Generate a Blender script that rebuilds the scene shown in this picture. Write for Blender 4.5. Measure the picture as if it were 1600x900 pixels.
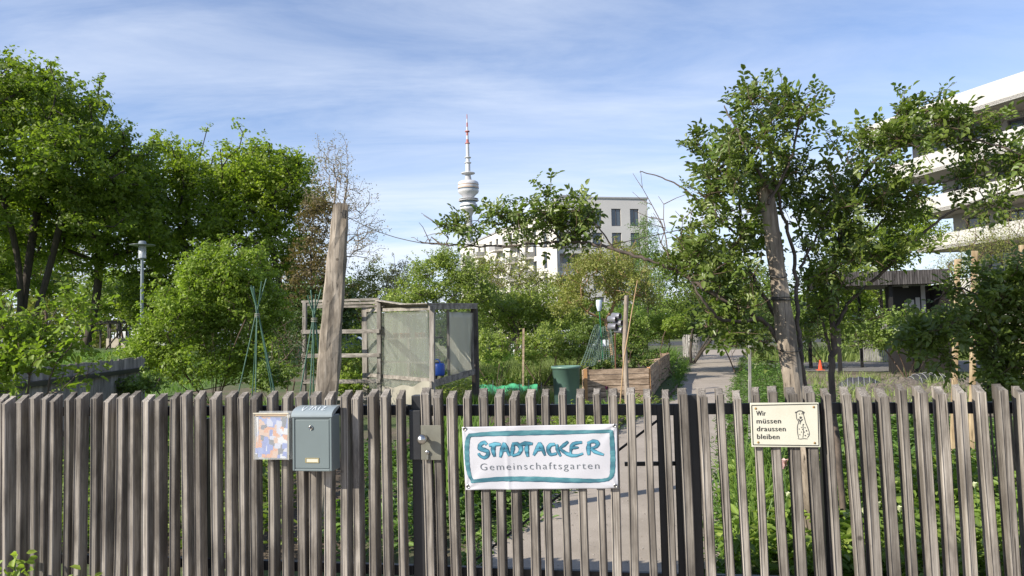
import bpy, math, random
import numpy as np
from mathutils import Vector, Matrix, Quaternion
R = math.radians
rng = np.random.default_rng(7)
random.seed(7)
for o in list(bpy.data.objects): bpy.data.objects.remove(o)
S = bpy.context.scene; COL = S.collection

# ------------------------------------------------------------ camera
FPX = 1155.0
CAM = Vector((0, 0, 1.55))
_p = math.atan(65 / FPX); _r = 0.022
_up0 = Vector((0, -math.sin(_p), math.cos(_p))); _rt0 = Vector((1, 0, 0))
FWD = Vector((0, math.cos(_p), math.sin(_p)))
UP = _up0 * math.cos(_r) + _rt0 * math.sin(_r)
RT = _rt0 * math.cos(_r) - _up0 * math.sin(_r)
cd = bpy.data.cameras.new('camera'); cam = bpy.data.objects.new('camera', cd); COL.objects.link(cam)
cam.matrix_world = Matrix.Translation(CAM) @ Matrix((RT, UP, -FWD)).transposed().to_4x4()
cd.sensor_width = 36; cd.lens = 36 * FPX / 1600; cd.clip_start = .05; cd.clip_end = 6000
S.camera = cam

# ------------------------------------------------------------ light
ELEV = R(31); SUNV = Vector((-.86 * math.cos(ELEV), -.51 * math.cos(ELEV), math.sin(ELEV))).normalized()
sd = bpy.data.lights.new('sun', 'SUN'); sd.energy = 5.0; sd.angle = R(.5); sd.color = (1, .93, .82)
so = bpy.data.objects.new('sun', sd); COL.objects.link(so); so.location = (-30, -20, 40)
so.rotation_euler = SUNV.to_track_quat('Z', 'Y').to_euler()
W = bpy.data.worlds.new('World'); S.world = W; W.use_nodes = True
nt = W.node_tree; nt.nodes.clear()
def N(nt, t, **k):
    n = nt.nodes.new(t)
    for a, b in k.items():
        if hasattr(n, a): setattr(n, a, b)
        else: n.inputs[a.replace('_', ' ')].default_value = b
    return n
def MATH(nt, op, a, b=None, clamp=False):
    n = nt.nodes.new('ShaderNodeMath'); n.operation = op; n.use_clamp = clamp
    for i, v in enumerate((a, b)):
        if v is None: continue
        if isinstance(v, (int, float)): n.inputs[i].default_value = v
        else: nt.links.new(v, n.inputs[i])
    return n.outputs[0]
def MIX(nt, f, a, b, bt='MIX'):
    n = nt.nodes.new('ShaderNodeMix'); n.data_type = 'RGBA'; n.blend_type = bt
    for s, v in ((0, f), (6, a), (7, b)):
        if isinstance(v, (int, float)): n.inputs[s].default_value = v
        elif isinstance(v, (tuple, list)): n.inputs[s].default_value = (*v[:3], 1)
        else: nt.links.new(v, n.inputs[s])
    return n.outputs[2]
def RAMP(nt, f, stops):
    n = nt.nodes.new('ShaderNodeValToRGB'); e = n.color_ramp.elements
    while len(e) < len(stops): e.new(.5)
    for i, (p, c) in enumerate(stops):
        e[i].position = p; e[i].color = (*c, 1) if isinstance(c, (tuple, list)) else (c, c, c, 1)
    nt.links.new(f, n.inputs[0]); return n.outputs[0]
sky = N(nt, 'ShaderNodeTexSky', sky_type='NISHITA', sun_disc=False, sun_elevation=ELEV,
        sun_rotation=math.atan2(SUNV.x, SUNV.y) % (2 * math.pi), air_density=1.0, dust_density=.6, ozone_density=1.6, altitude=500)
tc = N(nt, 'ShaderNodeTexCoord'); sx = N(nt, 'ShaderNodeSeparateXYZ'); nt.links.new(tc.outputs['Generated'], sx.inputs[0])
zc = MATH(nt, 'ADD', MATH(nt, 'MAXIMUM', sx.outputs[2], 0), .16)
cx = N(nt, 'ShaderNodeCombineXYZ')
nt.links.new(MATH(nt, 'DIVIDE', sx.outputs[0], zc), cx.inputs[0]); nt.links.new(MATH(nt, 'DIVIDE', sx.outputs[1], zc), cx.inputs[1])
mp = N(nt, 'ShaderNodeMapping'); mp.inputs['Rotation'].default_value = (0, 0, R(12)); mp.inputs['Scale'].default_value = (.55, 1.9, 1); mp.inputs['Location'].default_value = (1.3, .4, 0)
nt.links.new(cx.outputs[0], mp.inputs[0])
n1 = N(nt, 'ShaderNodeTexNoise', Scale=1.3, Detail=9.0, Roughness=.62, Distortion=.55); nt.links.new(mp.outputs[0], n1.inputs[0])
mp2 = N(nt, 'ShaderNodeMapping'); mp2.inputs['Rotation'].default_value = (0, 0, R(-14)); mp2.inputs['Scale'].default_value = (.35, .8, 1); mp2.inputs['Location'].default_value = (4.1, 2.2, 0)
nt.links.new(cx.outputs[0], mp2.inputs[0])
n2 = N(nt, 'ShaderNodeTexNoise', Scale=1.1, Detail=5.0, Roughness=.5, Distortion=.2); nt.links.new(mp2.outputs[0], n2.inputs[0])
c1 = RAMP(nt, n1.outputs[0], [(.32, 0.), (.88, 1.)]); c2 = RAMP(nt, n2.outputs[0], [(.30, 0.), (.72, 1.)])
low = RAMP(nt, sx.outputs[2], [(0., .92), (.12, .70), (.25, .30), (.46, .0)])   # thicker veil near the horizon
cf = MATH(nt, 'ADD', MATH(nt, 'MULTIPLY', MATH(nt, 'MULTIPLY', c1, c2), 1.15), MATH(nt, 'MULTIPLY', low, MATH(nt, 'ADD', MATH(nt, 'MULTIPLY', c1, .75), .50)), True)
cf = MATH(nt, 'MINIMUM', cf, .90)
skyc = MIX(nt, 1.0, sky.outputs[0], (.97, 1.05, 1.24), 'MULTIPLY')
skm = MIX(nt, cf, skyc, (6.1, 6.6, 7.5))
bg = N(nt, 'ShaderNodeBackground'); bg.inputs[1].default_value = .102
nt.links.new(skm, bg.inputs[0]); wo = N(nt, 'ShaderNodeOutputWorld'); nt.links.new(bg.outputs[0], wo.inputs[0])
vs = S.view_settings; vs.view_transform = 'Standard'; vs.look = 'None'; vs.gamma = 1; vs.exposure = 0.62; vs.use_curve_mapping = False
S.render.engine = 'CYCLES'
S.cycles.max_bounces = 8; S.cycles.diffuse_bounces = 4; S.cycles.transparent_max_bounces = 10; S.cycles.transmission_bounces = 4

# ------------------------------------------------------------ placing: a pixel column and a real distance give a real place
def P(px, py, d): return CAM + d * (FWD + RT * ((px - 800) / FPX) + UP * ((450 - py) / FPX))
def GX(px, d, z=0.):
    u = (px - 800) / FPX
    v = ((z - CAM.z) / d - FWD.z - RT.z * u) / UP.z
    return CAM + d * (FWD + RT * u + UP * v)
def G(px, py, z=0.):
    q = FWD + RT * ((px - 800) / FPX) + UP * ((450 - py) / FPX)
    return CAM + q * ((z - CAM.z) / q.z)
PSI = R(9.5)
FN = Vector((math.sin(PSI), math.cos(PSI), 0)); FT = Vector((math.cos(PSI), -math.sin(PSI), 0))
F0 = GX(800, 3.6)
def FP(px, py, off=0.):        # point of the fence's front plane, off metres towards the street
    q = FWD + RT * ((px - 800) / FPX) + UP * ((450 - py) / FPX)
    return CAM + q * (((F0 - FN * off) - CAM).dot(FN) / q.dot(FN))

# ------------------------------------------------------------ materials
_m = {}
def newmat(name):
    m = bpy.data.materials.new(name); m.use_nodes = True; t = m.node_tree; t.nodes.clear()
    o = N(t, 'ShaderNodeOutputMaterial'); b = N(t, 'ShaderNodeBsdfPrincipled'); t.links.new(b.outputs[0], o.inputs[0])
    return m, t, b, o
def coords(t, scale=(1, 1, 1), kind='Object', rand=True):
    c = N(t, 'ShaderNodeTexCoord'); mp = N(t, 'ShaderNodeMapping'); mp.inputs['Scale'].default_value = scale
    t.links.new(c.outputs[kind], mp.inputs[0])
    if rand:
        oi = N(t, 'ShaderNodeObjectInfo'); k = MATH(t, 'MULTIPLY', oi.outputs['Random'], 37.)
        cb = N(t, 'ShaderNodeCombineXYZ')
        for i in range(3): t.links.new(k, cb.inputs[i])
        t.links.new(cb.outputs[0], mp.inputs['Location'])
        return mp.outputs[0], oi.outputs['Random']
    return mp.outputs[0], None
def BUMP(t, b, h, s, d=.01):
    n = N(t, 'ShaderNodeBump'); n.inputs['Strength'].default_value = s; n.inputs['Distance'].default_value = d
    t.links.new(h, n.inputs['Height']); t.links.new(n.outputs[0], b.inputs['Normal'])
def M(name, c1, c2=None, scale=6., rough=.8, bump=.2, bd=.01, metal=0., stretch=(1, 1, 1), lo=.35, hi=.65, spec=.4, fine=None):
    if name in _m: return _m[name]
    m, t, b, o = newmat(name)
    c2 = c2 or tuple(x * .75 for x in c1)
    v, _ = coords(t, stretch)
    n = N(t, 'ShaderNodeTexNoise', Scale=scale, Detail=7.0, Roughness=.6); t.links.new(v, n.inputs[0])
    f = RAMP(t, n.outputs[0], [(lo, 0.), (hi, 1.)])
    c = MIX(t, f, c1, c2)
    if fine:
        n3 = N(t, 'ShaderNodeTexNoise', Scale=scale * fine, Detail=4.0); t.links.new(v, n3.inputs[0])
        c = MIX(t, RAMP(t, n3.outputs[0], [(.35, .35), (.65, 0.)]), c, tuple(x * .45 for x in c1))
        h = n3.outputs[0]
    else: h = n.outputs[0]
    t.links.new(c, b.inputs['Base Color']); b.inputs['Roughness'].default_value = rough; b.inputs['Metallic'].default_value = metal
    b.inputs['Specular IOR Level'].default_value = spec
    if bump: BUMP(t, b, h, bump, bd)
    _m[name] = m; return m
def WOOD(name, light, dark, axis=2, vary=.35, fine=1., rough=.85, tone=None):
    if name in _m: return _m[name]
    m, t, b, o = newmat(name)
    s = [70 * fine] * 3; s[axis] = 2.2
    v, rd = coords(t, s)
    g = N(t, 'ShaderNodeTexNoise', Scale=1., Detail=6.0, Roughness=.65, Distortion=.25); t.links.new(v, g.inputs[0])
    s2 = [9.] * 3; s2[axis] = 2.5
    v2, _ = coords(t, s2)
    k = N(t, 'ShaderNodeTexNoise', Scale=1., Detail=5.0, Roughness=.6); t.links.new(v2, k.inputs[0])
    c = MIX(t, RAMP(t, g.outputs[0], [(.32, 1.), (.60, 0.)]), light, dark)
    c = MIX(t, RAMP(t, k.outputs[0], [(.38, .75), (.58, 0.)]), c, tuple(x * .55 for x in (tone or dark)))
    s3 = [150 * fine ** .5] * 3; s3[axis] = 1.1
    v3, _ = coords(t, s3); ck = N(t, 'ShaderNodeTexNoise', Scale=1., Detail=3.0, Roughness=.5); t.links.new(v3, ck.inputs[0])
    c = MIX(t, RAMP(t, ck.outputs[0], [(.33, .9), (.37, 0.)]), c, tuple(x * .3 for x in dark))
    vv, _ = coords(t, (1.6, 1.6, 1.6)); kn = N(t, 'ShaderNodeTexVoronoi', Scale=3.2); kn.inputs['Randomness'].default_value = 1; t.links.new(vv, kn.inputs[0])
    c = MIX(t, RAMP(t, kn.outputs['Distance'], [(.035, .8), (.075, 0.)]), c, tuple(x * .35 for x in dark))
    br = MATH(t, 'ADD', MATH(t, 'MULTIPLY', rd, vary), 1 - vary * .5)
    cb = N(t, 'ShaderNodeCombineXYZ')
    for i in range(3): t.links.new(br, cb.inputs[i])
    c = MIX(t, 1., c, cb.outputs[0], 'MULTIPLY')
    t.links.new(c, b.inputs['Base Color']); b.inputs['Roughness'].default_value = rough; b.inputs['Specular IOR Level'].default_value = .25
    BUMP(t, b, g.outputs[0], .55, .004)
    _m[name] = m; return m
def LEAF(name, c1, c2, c3=None, transl=.32, rough=.5, gloss=.35, patch=.6, young=None):
    if name in _m: return _m[name]
    m, t, b, o = newmat(name)
    a = N(t, 'ShaderNodeAttribute'); a.attribute_name = 'rnd'
    c3 = c3 or c2
    c = RAMP(t, a.outputs['Fac'], [(0., c1), (.6, c2), (1., c3)])
    v, _ = coords(t, (1, 1, 1)); n = N(t, 'ShaderNodeTexNoise', Scale=patch, Detail=3.0); t.links.new(v, n.inputs[0])
    c = MIX(t, RAMP(t, n.outputs[0], [(.35, 0.), (.65, .45)]), c, tuple(x * .62 for x in c1))
    t.links.new(c, b.inputs['Base Color']); b.inputs['Roughness'].default_value = rough; b.inputs['Specular IOR Level'].default_value = gloss
    tr = N(t, 'ShaderNodeBsdfTranslucent'); t.links.new(MIX(t, 1., c, (1.5, 1.7, .7), 'MULTIPLY'), tr.inputs[0])
    mx = N(t, 'ShaderNodeMixShader'); mx.inputs[0].default_value = transl
    t.links.new(b.outputs[0], mx.inputs[1]); t.links.new(tr.outputs[0], mx.inputs[2]); t.links.new(mx.outputs[0], o.inputs[0])
    _m[name] = m; return m
def GLASS(name, col=(.05, .07, .08), rough=.06, alpha=1.):
    if name in _m: return _m[name]
    m, t, b, o = newmat(name)
    b.inputs['Base Color'].default_value = (*col, 1); b.inputs['Roughness'].default_value = rough; b.inputs['Specular IOR Level'].default_value = .9
    if alpha < 1: b.inputs['Alpha'].default_value = alpha
    _m[name] = m; return m

# ------------------------------------------------------------ objects
def tag(o, label=None, cat=None, group=None, kind=None):
    if label: o['label'] = label
    if cat: o['category'] = cat
    if group: o['group'] = group
    if kind: o['kind'] = kind
    return o
def thing(name, label, cat, loc, group=None):
    o = bpy.data.objects.new(name, None); COL.objects.link(o); o.location = loc; o.empty_display_size = .2
    return tag(o, label, cat, group)
def wloc(o):
    v = Vector((0, 0, 0))
    while o is not None: v = v + o.location; o = o.parent
    return v
def npbuild(name, V, F, mat, parent=None, smooth=False, rnd=None, org=None):
    """V (n,3) world coordinates, F (m,k) one face size"""
    V = np.asarray(V, dtype=np.float32).reshape(-1, 3); F = np.asarray(F, dtype=np.int32)
    base = wloc(parent) if parent is not None else Vector(org if org is not None else (0, 0, 0))
    V = V - np.array(base, dtype=np.float32)
    me = bpy.data.meshes.new(name); me.vertices.add(len(V)); me.vertices.foreach_set('co', V.ravel())
    m, k = F.shape; me.loops.add(m * k); me.loops.foreach_set('vertex_index', F.ravel())
    me.polygons.add(m); me.polygons.foreach_set('loop_start', np.arange(0, m * k, k, dtype=np.int32))
    me.polygons.foreach_set('loop_total', np.full(m, k, dtype=np.int32))
    if smooth: me.polygons.foreach_set('use_smooth', np.ones(m, dtype=bool))
    me.update(calc_edges=True)
    if rnd is not None:
        at = me.attributes.new('rnd', 'FLOAT', 'FACE'); at.data.foreach_set('value', np.asarray(rnd, dtype=np.float32))
    me.materials.append(mat)
    o = bpy.data.objects.new(name, me); COL.objects.link(o)
    if parent is not None: o.parent = parent
    else: o.location = base
    return o
class MB:
    def __init__(s): s.v = []; s.f = []; s.sm = []
    def add(s, vs_, fs, smooth=False):
        k = len(s.v); s.v += [Vector(q) for q in vs_]; s.f += [tuple(i + k for i in f) for f in fs]; s.sm += [smooth] * len(fs); return s
    def box(s, c, hx, hy, hz, rot=None):
        """half-extent vectors or lengths"""
        if rot is None: rot = Matrix.Identity(3)
        X, Y, Z = rot.col[0] * hx, rot.col[1] * hy, rot.col[2] * hz; c = Vector(c)
        vs_ = [c + X * a + Y * b + Z * d for a in (-1, 1) for b in (-1, 1) for d in (-1, 1)]
        return s.add(vs_, [(0, 1, 3, 2), (4, 6, 7, 5), (0, 4, 5, 1), (2, 3, 7, 6), (0, 2, 6, 4), (1, 5, 7, 3)])
    def beam(s, a, b, w, h, ref=(0, 0, 1)):
        a = Vector(a); b = Vector(b); d = b - a; L = d.length; d = d / L; r = Vector(ref)
        if abs(d.dot(r)) > .98: r = Vector((0, 1, 0))
        x = d.cross(r).normalized(); z = x.cross(d)
        return s.box((a + b) / 2, w / 2, L / 2, h / 2, Matrix((x, d, z)).transposed())
    def tube(s, pts, rad, n=8, cap=True, smooth=True):
        pts = [Vector(p) for p in pts]; m = len(pts)
        if isinstance(rad, (int, float)): rad = [rad] * m
        vs_ = []; ref = None
        for i, p in enumerate(pts):
            d = (pts[min(i + 1, m - 1)] - pts[max(i - 1, 0)]).normalized()
            if ref is None: ref = Vector((1, 0, 0)) if abs(d.x) < .9 else Vector((0, 1, 0))
            u = (ref - d * ref.dot(d)).normalized(); w = d.cross(u); ref = u
            vs_ += [p + (u * math.cos(2 * math.pi * k / n) + w * math.sin(2 * math.pi * k / n)) * rad[i] for k in range(n)]
        fs = [(i * n + k, i * n + (k + 1) % n, (i + 1) * n + (k + 1) % n, (i + 1) * n + k) for i in range(m - 1) for k in range(n)]
        s.add(vs_, fs, smooth)
        if cap: s.add(vs_[:n][::-1], [tuple(range(n))]); s.add(vs_[-n:], [tuple(range(n))])
        return s
    def lathe(s, c, prof, n=24, smooth=True, axis=None):
        c = Vector(c); q = Vector((0, 0, 1)).rotation_difference(Vector(axis)) if axis is not None else Quaternion()
        vs_ = [c + q @ Vector((r * math.cos(2 * math.pi * k / n), r * math.sin(2 * math.pi * k / n), z)) for r, z in prof for k in range(n)]
        fs = [(i * n + k, i * n + (k + 1) % n, (i + 1) * n + (k + 1) % n, (i + 1) * n + k) for i in range(len(prof) - 1) for k in range(n)]
        return s.add(vs_, fs, smooth)
    def prism(s, poly, z0, z1):
        n = len(poly); a = [Vector((p[0], p[1], z0)) for p in poly]; b = [Vector((p[0], p[1], z1)) for p in poly]
        return s.add(a + b, [tuple(range(n))[::-1], tuple(range(n, 2 * n))] + [(i, (i + 1) % n, n + (i + 1) % n, n + i) for i in range(n)])
    def build(s, name, mat, parent=None, org=None, bevel=0):
        base = wloc(parent) if parent is not None else Vector(org if org is not None else (0, 0, 0))
        me = bpy.data.meshes.new(name); me.from_pydata([v - base for v in s.v], [], s.f)
        me.polygons.foreach_set('use_smooth', s.sm); me.materials.append(mat); me.update()
        o = bpy.data.objects.new(name, me); COL.objects.link(o)
        if parent is not None: o.parent = parent
        else: o.location = base
        if bevel:
            b = o.modifiers.new('bevel', 'BEVEL'); b.width = bevel; b.segments = 2; b.limit_method = 'ANGLE'; b.angle_limit = R(40)
        return o
def frame(x, z=(0, 0, 1)):
    x = Vector(x).normalized(); z = Vector(z); y = z.cross(x).normalized(); z = x.cross(y)
    return Matrix((x, y, z)).transposed()
def sheet(name, pts, z, mat, kind='structure'):
    o = MB().add([(p[0], p[1], z) for p in pts], [tuple(range(len(pts)))]).build(name, mat)
    return tag(o, kind=kind)
def text_mesh(txt, size, spacing=1., thin=0.):
    c = bpy.data.curves.new('lettering', 'FONT'); c.body = txt; c.size = size; c.space_character = spacing; c.offset = thin; c.resolution_u = 3
    o = bpy.data.objects.new('lettering', c); COL.objects.link(o)
    dg = bpy.context.evaluated_depsgraph_get(); me = bpy.data.meshes.new_from_object(o.evaluated_get(dg))
    vs_ = [tuple(v.co) for v in me.vertices]; fs = [tuple(p.vertices) for p in me.polygons]
    bpy.data.objects.remove(o); bpy.data.curves.remove(c); bpy.data.meshes.remove(me)
    return vs_, fs

# ------------------------------------------------------------ foliage
def unit(a): return a / (np.linalg.norm(a, axis=-1, keepdims=True) + 1e-9)
def leaves(pos, nrm, size, aspect=.55, kind='oval', adir=None, fold=.25, curl=.15):
    n = len(pos); nrm = unit(nrm); size = np.broadcast_to(np.asarray(size, float), (n,))[:, None]
    a = rng.normal(size=(n, 3)) if adir is None else adir
    a = unit(a - nrm * (a * nrm).sum(1, keepdims=True)); b = np.cross(nrm, a)
    if kind == 'quad':
        V = np.stack([pos - a * size * .5, pos + b * size * aspect * .5 + nrm * size * .06, pos + a * size * .5, pos - b * size * aspect * .5 + nrm * size * .06], 1)
        F = np.arange(n * 4).reshape(n, 4); return V.reshape(-1, 3), F, 1
    w = size * aspect * .5; up = nrm * size * fold * aspect; dn = -nrm * size * curl
    V = np.stack([pos, pos + a * size * .30 + b * w * .95 + up, pos + a * size * .72 + b * w * .75 + up + dn * .4, pos + a * size + dn,
                  pos + a * size * .72 - b * w * .75 + up + dn * .4, pos + a * size * .30 - b * w * .95 + up], 1)
    k = (np.arange(n) * 6)[:, None]
    F = np.concatenate([k + np.array([[0, 3, 2, 1]]), k + np.array([[0, 5, 4, 3]])], 1).reshape(-1, 4)
    return V.reshape(-1, 3), F, 2
def grow(nodes, par, targets, seg, wob=.12, up=.35):
    """join each target to the nearest lower node with a slightly crooked twig"""
    nodes = [np.array(q, float) for q in nodes]; par = list(par); ends = []
    base = np.array(nodes); d0 = np.array([np.min(np.linalg.norm(base - t, axis=1)) for t in targets])
    arr = np.zeros((len(nodes) + len(targets) * 40 + 10, 3)); cnt = len(nodes); arr[:cnt] = base
    for ti in np.argsort(d0):
        t = targets[ti]; df = t - arr[:cnt]; d = np.linalg.norm(df, axis=1)
        cost = d - up * df[:, 2] * .5 + np.where(df[:, 2] < 0, -df[:, 2] * up, 0)
        j = int(np.argmin(cost)); a = arr[j].copy(); L = np.linalg.norm(t - a); k = min(max(1, int(L / seg)), 30)
        bend = rng.normal(size=3) * L * wob; bend[2] += L * .10; p = j
        if cnt + k + 2 > len(arr): arr = np.concatenate([arr, np.zeros((2000, 3))])
        for i in range(1, k + 1):
            f = i / k; q = a + (t - a) * f + bend * math.sin(math.pi * f) * .6 + rng.normal(size=3) * seg * .07
            arr[cnt] = q; par.append(p); p = cnt; cnt += 1
        ends.append(p)
    return arr[:cnt].copy(), np.array(par), ends
def pipe(nodes, par, rtip, rmax, p=2.35):
    n = len(nodes); a = np.zeros(n); 
    r = np.zeros(n)
    for i in range(n - 1, -1, -1):
        r[i] = max(a[i] ** (1 / p), rtip)
        if par[i] >= 0: a[par[i]] += r[i] ** p
    if r[0] > rmax: r = rtip + (r - rtip) * (rmax - rtip) / (r[0] - rtip)
    return r
def limbs(nodes, par, r, n=6):
    idx = np.where(par >= 0)[0]; pa = par[idx]
    d = unit(nodes[idx] - nodes[pa]); nd = np.zeros_like(nodes); nd[idx] = d
    nd[par < 0] = (0, 0, 1)
    big = {}
    for i, q in zip(idx, pa):
        if q not in big or r[i] > r[big[q]]: big[q] = i
    isb = np.array([big[q] == i for i, q in zip(idx, pa)])
    da = np.where(isb[:, None], nd[pa], d); ra = np.where(isb, r[pa], np.minimum(r[pa], r[idx] * 1.25))
    def ring(c, dr, rad):
        h = np.tile(np.array([.12, 1., .05]), (len(c), 1)); u = unit(np.cross(dr, h)); w = np.cross(dr, u)
        th = np.arange(n) * 2 * math.pi / n
        return c[:, None, :] + (u[:, None, :] * np.cos(th)[None, :, None] + w[:, None, :] * np.sin(th)[None, :, None]) * rad[:, None, None]
    A = ring(nodes[pa], da, ra); B = ring(nodes[idx], d, r[idx]); m = len(idx)
    V = np.concatenate([A, B], 1).reshape(-1, 3); k = (np.arange(m) * 2 * n)[:, None, None]
    q = np.array([[j, (j + 1) % n, n + (j + 1) % n, n + j] for j in range(n)])[None]
    return V, (k + q).reshape(-1, 4)
def clump_leaves(cents, per, rad, lsize, flat=.75, sub=9, subr=.35, aspect=.6, kind='quad', upb=.6, droop=0.):
    """leaves gathered round small twig ends gathered round each clump centre"""
    n = len(cents); rad = np.broadcast_to(np.asarray(rad, float), (n,))
    sc = unit(rng.normal(size=(n, sub, 3))) * (rng.random((n, sub, 1)) ** .45) * rad[:, None, None]; sc[..., 2] *= flat
    sc += cents[:, None, :]
    k = max(1, per // sub); off = rng.normal(size=(n, sub, k, 3)) * subr * rad[:, None, None, None] * .6; off[..., 2] *= .6
    pos = (sc[:, :, None, :] + off).reshape(-1, 3)
    out = np.repeat(unit(sc - cents[:, None, :] + 1e-6), k, axis=1).reshape(-1, 3)
    nrm = out * .5 + rng.normal(size=pos.shape) * .55; nrm[:, 2] += upb
    sz = lsize * (.5 + .95 * rng.random(len(pos)))
    V, F, m = leaves(pos, nrm, sz, aspect, kind)
    base = rng.random(n)
    rn = np.clip(np.repeat(base, sub * k) * .45 + rng.random(len(pos)) * .6, 0, 1)
    return V, F, np.repeat(rn, m)
def ellips(n, ell, shell=.45, low=-.75):
    """points inside a set of ellipsoids [(centre, radii)], more of them near the outside"""
    vol = np.array([e[1][0] * e[1][1] * e[1][2] for e in ell]) ** (2 / 3); vol /= vol.sum(); out = []
    for e, w in zip(ell, vol):
        m = max(1, int(round(n * w))); d = unit(rng.normal(size=(m * 3, 3))); d = d[d[:, 2] > low][:m]
        r = shell + (1 - shell) * rng.random((len(d), 1)) ** .6
        r *= 1 + .10 * np.sin(d[:, :1] * 7 + e[0][0]) + .08 * np.sin(d[:, 2:3] * 9 + d[:, 1:2] * 5)
        out.append(np.array(e[0]) + d * r * np.array(e[1]))
    return np.concatenate(out)
def tree(name, label, cat, base, ell, clumps, per, crad, lsize, leafm, barkm, tr=.2, stems=1, group=None, seg=.5, rtip=.015, top=.6,
         lean=(0, 0), shell=.45, low=-.75, kind='quad', aspect=.6, sub=9, subr=.35, upb=.6, flat=.75, parts=('trunk', 'crown'), bare=0., sides=6, fork=.25, avoid=None, shoots=.22):
    base = np.array(base, float); root = thing(name, label, cat, Vector(base), group)
    T = ellips(clumps, ell, shell, low); T = T[T[:, 2] > base[2] + .1]
    if avoid: T = T[~hidden_by(T, avoid)]
    # shoots that stick out of the outline
    ctr = np.average([e[0] for e in ell], axis=0, weights=[e[1][0] for e in ell]); ds = unit(T - ctr); ok = np.where((ds[:, 2] > .1))[0]
    ns = int(len(T) * shoots); pick = ok[rng.integers(0, len(ok), ns)] if len(ok) and ns else np.zeros(0, int)
    T2 = T[pick] + (ds[pick] * .6 + np.array([0, 0, .7]) + rng.normal(size=(len(pick), 3)) * .25) * crad * (.55 + .75 * rng.random((len(pick), 1))); nT = len(T)
    cen = np.average([e[0] for e in ell], axis=0); H = max(e[0][2] + e[1][2] for e in ell) - base[2]
    nodes = [base - np.array([0, 0, .1])]; par = [-1]
    for s_ in range(stems):
        p = 0; k = max(4, int(H * top / seg)); wob = rng.normal(size=2) * .03 * H
        an = rng.random() * 6.28; sp = (0 if stems == 1 else fork * H) * np.array([math.cos(an), math.sin(an)])
        for i in range(1, k + 1):
            f = i / k
            xy = base[:2] + (cen[:2] - base[:2]) * f ** 1.5 * .8 + wob * math.sin(f * 3) + np.array(lean) * f + sp * f ** .8
            nodes.append(np.array([xy[0], xy[1], base[2] + H * top * f])); par.append(p); p = len(nodes) - 1
    nd, pr, ends = grow(nodes, par, np.concatenate([T, T2]), seg)
    r = pipe(nd, pr, rtip, tr)
    V, F = limbs(nd, pr, r, sides); npbuild(parts[0], V, F, barkm, root, smooth=True)
    if bare: T = T[rng.random(len(T)) > bare]
    SH = T2
    V, F, rn = clump_leaves(T, per, crad, lsize, flat, sub, subr, aspect, kind, upb)
    if len(SH):
        v2, f2, r2 = clump_leaves(SH, max(6, per // 3), crad * .42, lsize * .9, 1.5, 6, .45, aspect, kind, upb); F = np.concatenate([F, f2 + len(V)]); V = np.concatenate([V, v2]); rn = np.concatenate([rn, np.clip(r2 + .2, 0, 1)])
    npbuild(parts[1], V, F, leafm, root, rnd=rn)
    return root
def topx(A):
    q = np.asarray(A) - np.array(CAM); d = q @ np.array(FWD); return 800 + FPX * (q @ np.array(RT)) / d, 450 - FPX * (q @ np.array(UP)) / d, d
def hidden_by(A, boxes, dd=0.):
    x, y, d = topx(A); h = np.zeros(len(x), bool)
    for (x0, y0, x1, y1, dm, pr) in boxes: h |= (x > x0) & (x < x1) & (y > y0) & (y < y1) & (d < dm) & (rng.random(len(x)) < pr)
    return h
def pe(px, py, d, rx, ry_px, depth=None):
    """ellipsoid whose outline in the photo is rx x ry_px pixels round px, py when it stands d metres away"""
    c = P(px, py, d); k = d / FPX
    return (np.array(c), np.array([rx * k, (depth if depth is not None else rx * k), ry_px * k]))

# ============================================================ GROUND
def groundmat():
    m, t, b, o = newmat('garden ground')
    c = N(t, 'ShaderNodeTexCoord'); v = c.outputs['Object']
    a = N(t, 'ShaderNodeTexNoise', Scale=.35, Detail=8.0, Roughness=.6); f = N(t, 'ShaderNodeTexNoise', Scale=9., Detail=8.0, Roughness=.7)
    t.links.new(v, a.inputs[0]); t.links.new(v, f.inputs[0])
    c1 = MIX(t, RAMP(t, f.outputs[0], [(.4, 0.), (.6, 1.)]), (.085, .12, .03), (.05, .075, .02))
    c2 = MIX(t, RAMP(t, f.outputs[0], [(.4, 0.), (.65, 1.)]), (.17, .13, .09), (.10, .075, .05))
    t.links.new(MIX(t, RAMP(t, a.outputs[0], [(.45, 0.), (.6, 1.)]), c1, c2), b.inputs['Base Color'])
    b.inputs['Roughness'].default_value = .95; BUMP(t, b, f.outputs[0], .6, .05); return m
GM = groundmat()
tag(MB().add([(-1500, -300, 0), (1500, -300, 0), (1500, 2500, 0), (-1500, 2500, 0)], [(0, 1, 2, 3)]).build('ground', GM), kind='structure')
SOIL = M('soil', (.15, .115, .08), (.085, .06, .042), 14, .95, 1., .04, fine=4)
LAWN = M('lawn turf', (.11, .17, .035), (.07, .12, .025), 3, .9, .5, .03, fine=12)
GRAV = M('path gravel', (.40, .345, .285), (.31, .265, .215), 2.2, .95, .5, .006, fine=40)
ASPH = M('asphalt', (.07, .07, .068), (.05, .05, .05), 4, .9, .3, .006, fine=14)
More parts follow.
